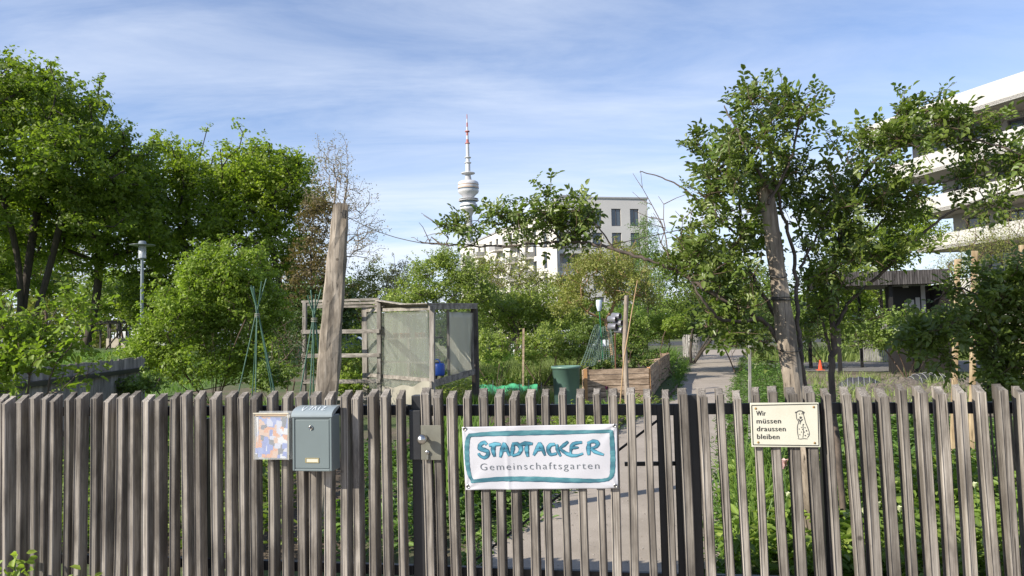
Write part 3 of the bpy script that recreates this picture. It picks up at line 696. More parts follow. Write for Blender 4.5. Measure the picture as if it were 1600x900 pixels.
rp = [GX(1288, 4.75, -.05), P(1243, 620, 4.75), P(1221, 470, 4.75), P(1197, 292, 4.75)]
tag(rough_post('wooden_post', '', rp, [.075, .068, .058, .046], False, GREYW), 'thick round weathered post carrying the climbing rose behind the dog sign', 'post')
WIRE = M('dark wire', (.03, .03, .028), (.05, .045, .04), 20, .5, 0)
a, b = P(541, 338, 5.44), P(660, 380, 5.2); c = P(930, 388, 4.95)
wm = MB().tube([P(532, 331, 5.42), a] + [a.lerp(b, i / 6) + Vector((0, 0, -.03 * math.sin(math.pi * i / 6))) for i in range(1, 7)] + [c, P(1195, 330, 4.7)], .0028, 6)
for i in range(4): wm.tube([P(536 + i * 2, 328, 5.36 + .05 * i), P(534 + i * 2.2, 341, 5.36 + .05 * i)], .004, 5)
tag(wm.build('tie_wire', WIRE, None, org=a), 'thin dark wire from the leaning post top to the rose branch', 'wire')
st = MB()
for (y_, dy) in ((465, 0), (468, 1), (428, 5), (545, 3)):
    cc = P(1220 + (y_ - 465) * .15, y_, 4.75); r_ = .063 + (y_ - 460) * .0001; st.tube([cc + Vector((math.cos(t_) * r_, math.sin(t_) * r_, .006 * dy * math.sin(t_))) for t_ in np.linspace(0, 2 * math.pi, 17)], .0035, 5, cap=False)
st.tube([P(1205, 466, 4.67), P(1240, 469, 4.7), P(1252, 470, 4.9)], .003, 5)
tag(st.build('black_cord', WIRE, None, org=P(1220, 465, 4.75)), 'black cords wound round the rose post', 'cord')

# ============================================================ BEAN CANES
CANE = M('green coated cane', (.07, .15, .10), (.045, .10, .07), 30, .45, .1, .002)
TIE = M('pale twine', (.45, .42, .34), (.35, .32, .25), 30, .8, 0)
def canes(label, px, py, d, feet, tops, hgt_extra=0):
    c_ = P(px, py, d); base = Vector((c_.x, c_.y, 0)); r_ = thing('cane_wigwam', label, 'bean canes', base, 'green cane wigwams')
    for (fx, fy), (tx, ty) in zip(feet, tops):
        f_ = Vector((c_.x + fx, c_.y + fy, 0)); k_ = P(tx, ty, d); 
        dirx = (c_ + Vector((fx, fy, 0)) * .03 - f_).normalized(); L = (k_.z) / dirx.z
        mpt = f_ + dirx * L; mpt = Vector((mpt.x * .3 + k_.x * .7, mpt.y, k_.z)); midp = c_ + Vector((fx * .05, fy * .08, 0))
        MB().tube([f_, f_.lerp(midp, .5), midp, mpt], .0085, 6).build('cane', CANE, r_)
    t_ = MB()
    for z_ in (-.02, 0, .02): t_.tube([c_ + Vector((math.cos(q) * .035, math.sin(q) * .035, z_)) for q in np.linspace(0, 6.3, 11)], .004, 4, cap=False)
    t_.build('twine', TIE, r_)
canes('taller green cane wigwam in front of the big bright shrub', 402, 493, 10., [(-.38, -.15), (-.22, .3), (.08, -.35), (.22, .32), (.40, -.05), (.36, .1)], [(415, 435), (412, 440), (390, 447), (393, 446), (389, 448), (396, 450)])
canes('green cane wigwam leaning beside the leaning post and open shelter frame', 491, 500, 8.8, [(-.30, -.1), (-.10, .25), (-.02, -.3), (.16, .22), (.22, -.1)], [(502, 452), (495, 460), (480, 453), (478, 461), (484, 455)])

# ============================================================ GREENHOUSE + OPEN FRAME
GW = WOOD('greenhouse timber', (.36, .33, .29), (.17, .15, .125), 2, .3); GWX = WOOD('greenhouse rail timber', (.40, .365, .315), (.20, .175, .145), 0, .3)
def FILM(name, col, alpha):
    m, t, b, o = newmat(name); v, _ = coords(t, (6, 6, .8)); n = N(t, 'ShaderNodeTexNoise', Scale=1.5, Detail=5.0); t.links.new(v, n.inputs[0])
    t.links.new(MIX(t, RAMP(t, n.outputs[0], [(.35, 0.), (.65, 1.)]), col, tuple(x * .72 for x in col)), b.inputs['Base Color']); b.inputs['Roughness'].default_value = .35
    tr = N(t, 'ShaderNodeBsdfTransparent'); tl = N(t, 'ShaderNodeBsdfTranslucent'); tl.inputs[0].default_value = (*col, 1)
    m1 = N(t, 'ShaderNodeMixShader'); m1.inputs[0].default_value = .55; t.links.new(b.outputs[0], m1.inputs[1]); t.links.new(tl.outputs[0], m1.inputs[2])
    m2 = N(t, 'ShaderNodeMixShader'); t.links.new(MATH(t, 'ADD', MATH(t, 'MULTIPLY', n.outputs[0], .35), alpha - .17), m2.inputs[0]); t.links.new(tr.outputs[0], m2.inputs[1]); t.links.new(m1.outputs[0], m2.inputs[2]); t.links.new(m2.outputs[0], o.inputs[0]); return m
FLM = FILM('greenhouse film', (.50, .52, .45), .40); FLM2 = FILM('dense greenhouse film', (.85, .84, .74), .88)
A1 = GX(475, 14.1); A2 = GX(593, 13.85); B2 = GX(572, 14.35); B1 = GX(470, 15.2); C1 = GX(676, 12.7); D1 = GX(744, 15.0); E1 = GX(640, 16.2)
sh = thing('shelter_frame', 'open timber frame with four cross rails joined to the greenhouse', 'frame', A1)
def post(p, z0, z1, w, parent, mat_=GW, nm='post', dx=0.): MB().beam(Vector((p.x, p.y, z0)), Vector((p.x + dx, p.y, z1)), w, w, FT).build(nm, mat_, parent, bevel=.004)
H_ = lambda px, py, d: P(px, py, d).z
zt = H_(475, 470, 14.1)
post(A1, 0, zt - .03, .07, sh, dx=.03); post(A2 - FN * .0, 0, H_(593, 470, 13.85), .075, sh, dx=.02); 
dA = (A2 - A1)
for y_ in (518, 555.5, 596, 622):
    z1, z2 = H_(475, y_ + .5, 14.1), H_(593, y_ - .5, 13.85)
    MB().beam(Vector((A1.x, A1.y - .055, z1)) - dA * .02, Vector((A2.x, A2.y - .055, z2)) + dA * .02, .028, .075).build('cross_rail', GWX, sh, bevel=.003)
for i, (y1, y2) in enumerate(((471, 467), (476, 472.5), (480, 478))):
    o_ = Vector((0, .30 * i, 0)); MB().beam(Vector((A1.x, A1.y, H_(475, y1, 14.1 + .3 * i))) + o_ - dA * .02, Vector((A2.x, A2.y, H_(593, y2, 13.85 + .3 * i))) + o_ + dA * .02, .05, .045).build('top_rail', GWX, sh, bevel=.003)
gh = thing('greenhouse', 'small homemade greenhouse of grey timber and cloudy plastic film', 'greenhouse', C1)
zr = H_(676, 478, 12.7); zb_ = H_(674, 592, 12.7)
post(B2, 0, H_(574, 480, 14.2), .10, gh); post(C1, 0, zr, .085, gh, dx=.02); post(D1, 0, H_(744, 482, 15.), .13, gh, WOOD('dark greenhouse timber', (.13, .115, .10), (.07, .06, .05), 2, .1)); post(E1, 0, 1.95, .07, gh)
fp_ = lambda P0, P1, f, z: Vector((P0.x + (P1.x - P0.x) * f, P0.y + (P1.y - P0.y) * f, z))
def panel(P0, P1, f0, f1, z0, z1, mat_, nm, wav=.012, z0b=None):
    nx_, nz_ = 14, 10; m = MB(); n_ = Vector((-(P1 - P0).y, (P1 - P0).x, 0)).normalized(); v = []
    for j in range(nz_ + 1):
        for i in range(nx_ + 1):
            f = f0 + (f1 - f0) * i / nx_; zz0 = z0 if z0b is None else z0 + (z0b - z0) * i / nx_
            v.append(fp_(P0, P1, f, zz0 + (z1 - zz0) * j / nz_) + n_ * wav * (math.sin(i * .9 + j * .5) + random.uniform(-.4, .4)))
    m.add(v, [(j * (nx_ + 1) + i, j * (nx_ + 1) + i + 1, (j + 1) * (nx_ + 1) + i + 1, (j + 1) * (nx_ + 1) + i) for j in range(nz_) for i in range(nx_)], True)
    o_ = m.build(nm, mat_, gh); s_ = o_.modifiers.new('t', 'SOLIDIFY'); s_.thickness = .002; return o_
zf = H_(672, 484, 12.7)
panel(B2, C1, .04, .97, .25, zf, FLM, 'film_panel'); panel(C1, D1, .36, .92, zb_ + .02, zf - .02, FLM2, 'door_panel', .02, H_(740, 586, 15.))
panel(E1, D1, .03, .97, .7, 1.95, FLM, 'film_panel'); panel(B2, E1, .03, .97, .3, 1.95, FLM, 'film_panel')
for z1, z2, w in ((zr - .02, zr - .04, .06), (zb_ - .02, zb_ - .03, .07), (.30, .22, .05)): MB().beam(fp_(B2, C1, 0, z1 + .02), fp_(B2, C1, 1, z2), .04, w).build('front_rail', GWX, gh, bevel=.003)
MB().beam(fp_(C1, D1, -.03, H_(683, 600, 12.8)), fp_(C1, D1, 1.03, H_(745, 580, 15.)), .04, .12).build('base_board', GWX, gh, bevel=.003)
MB().beam(fp_(C1, D1, .35, zb_), fp_(C1, D1, .35, zr - .05), .045, .045, FT).build('door_post', GW, gh)
MB().beam(fp_(C1, D1, .93, zb_), fp_(C1, D1, .93, zr - .08), .05, .05, FT).build('door_post', GW, gh)
MB().beam(fp_(B2, C1, .18, 1.62) + FN * .25, fp_(B2, C1, .98, .72) + FN * .35, .06, .12).build('inner_brace', WOOD('dark brace', (.10, .09, .08), (.06, .05, .045), 0, .1), gh)
fl_ = MB(); q = [fp_(B2, C1, .22, .36), fp_(B2, C1, .5, .40), fp_(B2, C1, .75, .44), fp_(B2, C1, .98, .55)]
v = []
for i in range(25):
    f = i / 24 * 3; j = min(int(f), 2); c_ = q[j].lerp(q[j + 1], f - j)
    for k_ in range(5): v.append(c_ - FN * (.05 + .02 * math.sin(i * .8 + k_)) + Vector((0, 0, .16 - k_ * .085 + .02 * math.sin(i * .7 + k_ * 1.4))))
fl_.add(v, [(i * 5 + k_, i * 5 + k_ + 1, (i + 1) * 5 + k_ + 1, (i + 1) * 5 + k_) for i in range(24) for k_ in range(4)], True)
fl_.build('rolled_film', M('bleached film', (.34, .32, .26), (.27, .25, .20), 4, .6, .3), gh)
rf = MB(); nb = 16; ztop = H_(676, 474, 12.7)
q00, q10, q01, q11 = Vector((A2.x, A2.y, H_(597, 469, 13.85))), Vector((C1.x, C1.y - .1, ztop)), Vector((E1.x - .7, E1.y, 2.08)), Vector((D1.x + .05, D1.y, H_(746, 474, 15.)))
for i in range(nb):
    f = i / (nb - 1); a_ = q10.lerp(q00, 0).lerp(q11, f); b_ = q00.lerp(q01, f); sag = Vector((0, 0, -.035 * math.sin(math.pi * .6)))
    mid_ = (a_ + b_) / 2 + sag + Vector((0, 0, random.uniform(-.008, .008))); rf.beam(a_, mid_, .14, .018); rf.beam(mid_, b_ + Vector((0, 0, random.uniform(-.01, .01))), .14, .018)
rf.build('roof_boards', GWX, gh)
MB().beam(q10 - Vector((.02, 0, .055)), q11 - Vector((0, 0, .055)), .03, .10).build('fascia', GWX, gh)
for z_, nm in ((1.42, 'shelf'), (.98, 'shelf'), (.62, 'shelf')): MB().beam(fp_(B2, C1, .1, z_) + FN * .3, fp_(B2, C1, .99, z_ + .02) + FN * .3, .35, .025).build(nm, GWX, gh)
POT = M('terracotta', (.40, .15, .08), (.32, .12, .07), 10, .8, .1); BLUE = M('blue plastic', (.02, .08, .38), (.02, .07, .33), 5, .35, .02)
def pot(c_, r_, h_, m_, label, group=None):
    p_ = MB().lathe(c_, [(0, 0), (r_ * .72, 0), (r_, h_ * .85), (r_ * 1.08, h_ * .85), (r_ * 1.08, h_), (r_ * .95, h_), (r_ * .9, h_ * .88), (0, h_ * .88)], 18).build('flower_pot', m_, None, org=c_)
    return tag(p_, label, 'flower pot', group)
for i, f in enumerate((.42, .52, .60, .74, .82)):
    pot(fp_(B2, C1, f, 1.445) + FN * .3, .055, .085, POT, ('first', 'second', 'third', 'fourth', 'fifth')[i] + ' terracotta pot from the left on the upper greenhouse shelf', 'pots on the greenhouse shelf')
cn = fp_(C1, D1, .13, zb_ + .03) + FN * .05; can = thing('watering_can', 'blue watering can standing in the greenhouse door opening', 'watering can', cn)
MB().lathe(cn, [(0, 0), (.09, 0), (.10, .03), (.10, .19), (.085, .215), (.06, .22), (.055, .215), (0, .21)], 22).build('body', BLUE, can)
MB().tube([cn + Vector((-.03, .09, .05)), cn + Vector((-.06, .2, .14)), cn + Vector((-.08, .27, .22))], [.022, .015, .012], 8).build('spout', BLUE, can)
MB().tube([cn + Vector((.06 * math.cos(a_) - .04, 0, .20 + .09 * math.sin(a_))) for a_ in np.linspace(0, 3.14, 9)], .010, 7).build('handle', BLUE, can)

# ============================================================ RAISED BEDS, TUB, STAKES
BW = WOOD('brown board', (.56, .42, .30), (.36, .25, .17), 0, .25, .55, tone=(.30, .21, .14)); BWS = WOOD('brown side board', (.50, .37, .26), (.33, .24, .16), 1, .25, .55, tone=(.28, .2, .13))
ORW = M('fresh orange timber', (.55, .30, .13), (.45, .24, .10), 12, .8, .1)
def raised(label, p, nseed):
    r_ = thing('raised_bed', label, 'raised bed', (p[0] + p[1] + p[2] + p[3]) / 4, 'raised beds beside the path'); h_ = .68; nbd = 6
    for e_ in range(4):
        a_, b_ = p[e_], p[(e_ + 1) % 4]; mt = BW if e_ % 2 == 0 else BWS
        for k_ in range(nbd):
            z_ = .03 + h_ / nbd * (k_ + .5); jit = Vector((random.uniform(-.006, .006), random.uniform(-.006, .006), 0)); out = Vector(((b_ - a_).y, -(b_ - a_).x, 0)).normalized() * .0
            MB().beam(Vector((a_.x, a_.y, z_)) + jit, Vector((b_.x, b_.y, z_)) + jit, .028, h_ / nbd - .012).build('board', mt, r_, bevel=.003)
        MB().beam(Vector((a_.x, a_.y, 0)) + (b_ - a_).normalized() * .05, Vector((a_.x, a_.y, h_ + .04)) + (b_ - a_).normalized() * .05, .065, .065, b_ - a_).build('corner_post', ORW if e_ < 2 and nseed == 0 else BW, r_)
    ins = (p[0] + p[1] + p[2] + p[3]) / 4
    MB().add([Vector((q.x + (ins.x - q.x) * .03, q.y + (ins.y - q.y) * .03, h_ * .86)) for q in p], [(0, 1, 2, 3)]).build('soil', SOIL, r_)
    return r_
r1 = [GX(912, 14.9), GX(1015, 15.1), GX(1030, 19.0), GX(938, 18.8)]
raised('nearer brown board raised bed with orange corner posts beside the green tub', r1, 0)
r2 = [r1[3] + Vector((.02, .12, 0)), r1[2] + Vector((.03, .12, 0)), GX(1047, 23.2), GX(958, 23.0)]
raised('farther raised bed of brown boards touching the netting, next to the path', r2, 1)
TUB = M('dark green plastic', (.13, .225, .18), (.115, .205, .16), 3, .4, .05, spec=.5)
tb = GX(886, 14.35); th_ = .82
t_ = MB().lathe(tb, [(0, 0), (.225, 0), (.235, .02), (.268, th_ - .05), (.29, th_ - .045), (.292, th_), (.272, th_), (.262, th_ - .06), (.228, .04), (0, .04)], 36)
tag(t_.build('water_tub', TUB, None, org=tb), 'round dark green plastic water tub beside the raised bed', 'tub')
GP = WOOD('grey pole', (.36, .30, .24), (.22, .18, .14), 2, .2)
q = GX(981, 12.9); tag(MB().tube([q, Vector((q.x - .02, q.y, 1.2)), P(979, 462, 12.9)], [.045, .043, .038], 12).build('wooden_pole', GP, None, org=q), 'straight grey wooden pole in front of the raised bed', 'pole')
q = GX(967, 12.6); tag(MB().tube([q, P(975, 560, 12.6), P(985, 500, 12.7), P(996, 438, 12.8)], [.013, .012, .011, .008], 7).build('thin_cane', M('tan cane', (.42, .29, .16), (.32, .21, .11), 20, .8, .1), None, org=q), 'thin tan cane leaning against the grey pole', 'cane')
q = GX(962, 15.6, .55); ih = thing('insect_hotel', 'cluster of grey tin tubes on a stick above the raised bed', 'insect hotel', q)
MB().tube([q, P(961, 512, 15.6)], .016, 8).build('stick', M('rusty stick', (.16, .08, .04), (.1, .05, .03), 20, .8, .2), ih)
TIN = M('dull tin', (.33, .33, .36), (.22, .22, .24), 12, .4, .1, metal=.5); HOL = M('dark straw filling', (.07, .045, .03), (.03, .02, .015), 120, .9, .4)
ax = Vector((-.74, .64, .06)).normalized()
for (x_, y_) in ((963, 499), (963.5, 510.5), (972, 505), (973, 516), (969, 494)):
    c_ = P(x_, y_, 15.5); o_ = MB().lathe(c_, [(.066, 0), (.066, .19), (.0, .19)], 18, axis=ax).lathe(c_, [(.066, 0), (.06, 0), (.06, .02)], 18, axis=ax).build('tin', TIN, ih)
    MB().lathe(c_ + ax * .012, [(0, 0), (.06, 0)], 18, axis=ax).build('filling', HOL, o_)
GRN = M('bright green pole', (.02, .16, .07), (.015, .12, .05), 10, .4, .05)
q = GX(944, 16.6, .5); bp = thing('bottle_pole', 'green pole capped with an upturned clear bottle', 'pole', q)
MB().tube([q, P(936.5, 483, 16.6)], .013, 8).build('pole', GRN, bp)
bq = P(936.2, 486, 16.6); MB().lathe(bq, [(.035, 0), (.045, .03), (.062, .09), (.065, .11), (.065, .23), (.055, .25), (0, .25)], 18).build('bottle', M('milky plastic', (.55, .62, .68), (.5, .56, .62), 9, .25, .02), bp)
MB().box(P(944, 536, 16.5), .03, .008, .07).build('white_tag', M('white card', (.75, .77, .8), (.7, .72, .75), 9, .5, 0), bp)
# wire netting draped from the green pole
nw = MB(); NX, NZ = 15, 20
def npnt(i, j):
    f, g = i / NX, j / NZ; top_ = P(930 + 24 * f, 508 + 6 * f, 16.7 + .3 * f); bot_ = P(908 + 54 * f, 571 - 2 * f, 15.3 + 1.6 * f)
    return top_.lerp(bot_, g) + Vector((.03 * math.sin(f * 9), .06 * math.sin(f * 7 + g * 3), .02 * math.sin(f * 12 + g * 8)))
for i in range(NX + 1): nw.tube([npnt(i, j) for j in range(NZ + 1)], .0055, 4, cap=False)
for j in range(NZ + 1): nw.tube([npnt(i, j) for i in range(NX + 1)], .0055, 4, cap=False)
tag(nw.build('wire_netting', M('pale green netting', (.22, .30, .24), (.16, .22, .17), 9, .5, 0), None, org=GX(935, 16)), 'square mesh netting hung from the green pole over the raised bed', 'netting')
# green fleece net over a vegetable row
v = []; nx_, ny_ = 40, 12
for j in range(ny_ + 1):
    for i in range(nx_ + 1):
        c_ = GX(748 + 92 * i / nx_, 17.2 + 2.6 * j / ny_); s_ = math.sin(math.pi * j / ny_) ** .5
        v.append(c_ + Vector((0, 0, .02 + (.12 + .035 * math.sin(i * .33) + .02 * math.sin(i * .9 + j * .7)) * s_)))
m = MB(); m.add(v, [(j * (nx_ + 1) + i, j * (nx_ + 1) + i + 1, (j + 1) * (nx_ + 1) + i + 1, (j + 1) * (nx_ + 1) + i) for j in range(ny_) for i in range(nx_)], True)
tag(m.build('crop_cover', M('green fleece', (.05, .36, .16), (.10, .46, .24), 3, .5, .4, .03), None, org=GX(790, 18)), 'bright green crop cover lying on the vegetable bed', 'crop cover')
# slatted composter
q = GX(1083, 37.); cp = thing('compost_bin', 'round grey slatted bin at the far end of the path', 'compost bin', q); SL = WOOD('silver slat', (.42, .40, .37), (.26, .245, .23), 2, .3)
for i in range(26):
    t_ = 2 * math.pi * i / 26; c_ = q + Vector((math.cos(t_) * .48, math.sin(t_) * .48, .55)); MB().box(c_, .042, .012, .55, Matrix.Rotation(t_ + math.pi / 2, 3, 'Z')).build('slat', SL, cp)
for z_ in (.2, .9): MB().tube([q + Vector((math.cos(t_) * .455, math.sin(t_) * .455, z_)) for t_ in np.linspace(0, 2 * math.pi, 25)], .012, 5, cap=False).build('hoop', STEEL, cp)
# white garden chair
q = GX(805, 31.); ch = thing('garden_chair', 'white slatted garden chair among the bushes left of the white car', 'chair', q); WP = M('white plastic', (.72, .73, .75), (.66, .67, .7), 8, .4, .02)
MB().box(q + Vector((0, 0, .42)), .26, .24, .02).build('seat', WP, ch)
for sx_ in (-1, 1):
    for sy_ in (-1, 1): MB().beam(q + Vector((sx_ * .22, sy_ * .2, 0)), q + Vector((sx_ * .24, sy_ * .2, .42)), .04, .04).build('leg', WP, ch)
for i in range(6): MB().beam(q + Vector((-.2 + .08 * i, .22, .42)), q + Vector((-.24 + .096 * i, .34, .92)), .05, .02, (0, 1, 0)).build('back_slat', WP, ch)
# mesh tunnels on the right and a red cone
BM = M('black mesh', (.03, .03, .033), (.05, .05, .052), 60, .6, .3)
def tunnel(px, d, L, r_, ang, label):
    q = GX(px, d); m = MB(); X = Vector((math.cos(ang), math.sin(ang), 0)); Y = Vector((-X.y, X.x, 0)); n_ = 26; k_ = 12; v = []
    for i in range(n_ + 1):
        for j in range(k_ + 1):
            a_ = math.pi * j / k_; s_ = 1 - .75 * abs(2 * i / n_ - 1) ** 3 + .05 * math.sin(i * 1.1); v.append(q + X * L * (i / n_ - .5) + Y * r_ * math.cos(a_) * s_ + Vector((0, 0, r_ * math.sin(a_) * s_)))
    m.add(v, [(i * (k_ + 1) + j, i * (k_ + 1) + j + 1, (i + 1) * (k_ + 1) + j + 1, (i + 1) * (k_ + 1) + j) for i in range(n_) for j in range(k_)], True)
    r0 = thing('mesh_tunnel', label, 'mesh tunnel', q); m.build('net', BM, r0)
    for i in range(3, 24, 3): MB().tube([v[i * (k_ + 1) + j] + Vector((0, 0, .008)) for j in range(k_ + 1)], .007, 5).build('hoop', M('grey hoop', (.3, .3, .32), (.25, .25, .27), 9, .5, 0), r0)
tunnel(1345, 17.0, 1.0, .28, R(-25), 'black hooped mesh tunnel left on the dry bed')
tunnel(1450, 18.5, 1.3, .24, R(12), 'flatter black mesh tunnel right on the dry bed')
q = GX(1282, 24.); cn_ = thing('traffic_cone', 'small orange red cone beside the cross path', 'cone', q); RED = M('orange red plastic', (.75, .10, .04), (.7, .09, .04), 5, .4, 0)
MB().lathe(q, [(.09, .03), (.07, .04), (.02, .34), (0, .345)], 16).build('cone', RED, cn_); MB().box(q + Vector((0, 0, .015)), .11, .11, .015).build('foot', RED, cn_)
# new timber stakes on the right
NEWT = WOOD('new pine', (.50, .39, .25), (.40, .30, .18), 2, .1, .5, tone=(.4, .27, .14))
for (xb, xt, yt, d, lb) in ((1488, 1496, 405, 7.6, 'shorter new pine stake in the right shrub, left of the tall one'), (1517, 1523, 392, 7.4, 'tall new pine stake in the right shrub'), (1609, 1597, 383, 7.0, 'new pine stake at the right edge of the picture')):
    q = GX(xb, d); tag(MB().beam(q, P(xt, yt, d), .046, .046, FT).build('timber_stake', NEWT, None, org=q, bevel=.003), lb, 'stake')

# ============================================================ SIDE FENCE, SHELTER, LAMP
SB = WOOD('silver board', (.36, .33, .29), (.20, .18, .155), 2, .3)
s0 = GX(-150, 6.6); s1 = GX(225, 12.4); dS = (s1 - s0); Ls = dS.length; dS.normalize(); nS = Vector((-dS.y, dS.x, 0))
sf = thing('board_fence', 'low silver board fence along the left side of the garden', 'fence', (s0 + s1) / 2); k = 0
nB = 58
for i in range(nB):
    q = s0 + dS * (Ls * (i + .5) / nB); h_ = 1.22 + random.uniform(-.02, .02); MB().beam(Vector((q.x, q.y, .04)), Vector((q.x, q.y, h_)), .10, .022, nS).build('board', SB, sf)
for z_ in (.35, 1.03): MB().beam(s0 + Vector((0, 0, z_)) - nS * .05, s1 + Vector((0, 0, z_)) - nS * .05, .07, .06).build('rail', STEEL, sf)
q = GX(221, 24.); lamp = thing('street_lamp', 'grey park lamp with glass cylinder and flat hat by the left trees', 'street lamp', q)
LM = M('grey lacquer', (.24, .27, .28), (.2, .23, .24), 5, .4, .02, metal=.2); z0_ = H_(221, 404, 24)
MB().tube([q, Vector((q.x, q.y, 1.2)), Vector((q.x, q.y, z0_))], [.07, .06, .045], 14).build('pole', LM, lamp)
c_ = Vector((q.x, q.y, z0_))
MB().lathe(c_, [(.045, 0), (.125, .02), (.125, .05), (0, .05)], 20).build('collar', LM, lamp)
MB().lathe(c_, [(.115, .05), (.12, .45), (0, .45)], 20).build('glass', GLASS('lamp glass', (.55, .58, .60), .15, .6), lamp)
MB().lathe(c_, [(.045, .05), (.045, .36), (0, .36)], 12).build('lamp_tube', M('white lamp', (.8, .8, .8), (.78, .78, .78), 5, .3, 0), lamp)
MB().lathe(c_, [(.125, .45), (.39, .46), (.39, .472), (.125, .50), (.11, .58), (.09, .60), (0, .60)], 28).build('hat', LM, lamp)
# flat-roofed shelter
a_, b_ = GX(142, 52), GX(218, 50); sl = thing('waiting_shelter', 'dark flat-roofed shelter beyond the lawn under the left trees', 'shelter', (a_ + b_) / 2); DK = M('dark brown paint', (.05, .04, .035), (.035, .03, .025), 5, .6, .1)
ys = Vector((0, 2.2, 0)); zr_ = H_(175, 503, 51)
MB().box((a_ + b_) / 2 + ys / 2 + Vector((0, 0, zr_)), (b_ - a_).length / 2 + .2, 1.2, .10).build('roof', DK, sl)
for i in range(6):
    for o_ in (Vector(), ys): q = a_.lerp(b_, i / 5) + o_; MB().beam(q, Vector((q.x, q.y, zr_ - .1)), .10, .10, FT).build('post', DK, sl)
MB().beam(a_ + ys * .9 + Vector((0, 0, .8)), b_ + ys * .9 + Vector((0, 0, .8)), .06, 1.5).build('back_wall', M('beige panel', (.34, .30, .25), (.28, .25, .2), 3, .8, .1), sl)
MB().beam(a_ + Vector((0, 0, zr_ - .55)), b_ + Vector((0, 0, zr_ - .55)), .05, .06).build('crossbar', DK, sl)

# ============================================================ CARS
TYR = M('tyre rubber', (.02, .02, .02), (.03, .03, .03), 9, .8, .1); RIM = M('alloy rim', (.4, .4, .42), (.35, .35, .37), 9, .35, 0, metal=.7); CG = GLASS('car glass')
def car(px, d, ang, col, label, name='parked_car', van=False):
    q = GX(px, d); r_ = thing(name, label, 'van' if van else 'car', q, 'cars parked along the street'); X = Vector((math.cos(ang), math.sin(ang), 0)); Y = Vector((-X.y, X.x, 0))
    pm = M('paint ' + name + str(px), col, tuple(x * .95 for x in col), 3, .25, 0, spec=.6)
    if van: low_ = [(-2.5, .3), (2.45, .3), (2.5, .8), (2.35, 1.05), (1.7, 1.2), (1.15, 1.95), (.9, 2.05), (-2.4, 2.05), (-2.5, 1.8)]; gl_ = [(1.62, 1.22), (1.12, 1.88), (.35, 1.9), (.35, 1.22)]; W_ = .95; wl = 1.6; xr = [(-2.2, .2), (-1.2, .2)]
    else: low_ = [(-2.1, .3), (2.1, .28), (2.15, .62), (1.95, .80), (1.05, .95), (.35, 1.40), (-.9, 1.45), (-1.7, 1.08), (-2.1, .98), (-2.15, .6)]; gl_ = [(.92, .97), (.32, 1.35), (-.85, 1.39), (-1.5, 1.04)]; W_ = .86; wl = 1.3
    m = MB(); n_ = len(low_); v = []
    for sy_ in (-1, -.92, .92, 1):
        for x_, z_ in low_:
            sh_ = 1 if abs(sy_) < 1 else .985; tw = (W_ * (1 - .16 * max(0, (z_ - .95) / (1.1 if van else .5)))) ; v.append(q + X * x_ * sh_ + Y * tw * sy_ + Vector((0, 0, .3 + (z_ - .3) * (1 if abs(sy_) < 1 else .975))))
    fs = [(j * n_ + i, j * n_ + (i + 1) % n_, (j + 1) * n_ + (i + 1) % n_, (j + 1) * n_ + i) for j in range(3) for i in range(n_)] + [tuple(range(n_))[::-1], tuple(range(3 * n_, 4 * n_))]
    m.add(v, fs).build('body', pm, r_, bevel=.03)
    for sy_ in (-1, 1):
        m = MB(); v = []
        for o_ in (0, .02):
            for x_, z_ in gl_: v.append(q + X * x_ + Y * sy_ * (W_ * (1 - .16 * max(0, (z_ - .95) / (1.1 if van else .5))) + .006 + o_ * .3) + Vector((0, 0, z_)))
        m.add(v, [(0, 1, 2, 3), (4, 5, 6, 7), (0, 1, 5, 4), (1, 2, 6, 5), (2, 3, 7, 6), (3, 0, 4, 7)]).build('side_window', CG, r_)
    (x0_, z0_), (x1_, z1_) = gl_[0], gl_[1]; m = MB(); nn = Vector((0, 0, 0)) + X * .05 + Vector((0, 0, .045))
    m.add([q + X * x0_ + Y * W_ * .85 + Vector((0, 0, z0_)) + nn, q + X * x0_ - Y * W_ * .85 + Vector((0, 0, z0_)) + nn, q + X * x1_ - Y * W_ * .75 + Vector((0, 0, z1_)) + nn, q + X * x1_ + Y * W_ * .75 + Vector((0, 0, z1_)) + nn], [(0, 1, 2, 3)]).build('windscreen', CG, r_)
    for sx_ in (-1, 1):
        for sy_ in (-1, 1):
            c_ = q + X * wl * sx_ + Y * sy_ * (W_ - .02) + Vector((0, 0, .32)); o_ = MB().lathe(c_ - Y * sy_ * .1, [(0, 0), (.32, 0), (.32, .16), (.2, .17)], 20, axis=Y * sy_).build('wheel', TYR, r_); MB().lathe(c_ + Y * sy_ * .055, [(.2, 0), (.19, .012), (0, .02)], 16, axis=Y * sy_).build('rim', RIM, o_)
    for sy_ in (-1, 1):
        MB().box(q + X * (2.08 if not van else 2.42) + Y * sy_ * W_ * .7 + Vector((0, 0, .68)), .06, .16, .07, frame(X)).build('headlight', M('headlight glass', (.7, .72, .74), (.6, .62, .64), 9, .15, 0), r_)
car(240, 56, R(4), (.75, .76, .78), 'white van parked behind the street lamp', 'parked_van', True)
car(325, 55, R(184), (.62, .64, .66), 'pale car parked behind the big bright shrub')
car(548, 52, R(3), (.04, .07, .16), 'dark blue car seen through the open shelter frame')
car(858, 44, R(183), (.74, .75, .77), 'white car between the bushes behind the vegetable bed')
car(905, 52, R(3), (.58, .60, .62), 'silver car behind the green pole and bushes')
car(52, 60, R(3), (.60, .62, .65), 'silver car on the far left beyond the lawn')
for i, (x_, d_) in enumerate(((705, 40), (795, 40), (870, 39), (930, 39))):
    q = GX(x_, d_); 
gf = thing('garden_fence', 'dark low slatted fence behind the bushes in the middle', 'fence', GX(830, 38)); a_, b_ = GX(690, 39), GX(1010, 37)
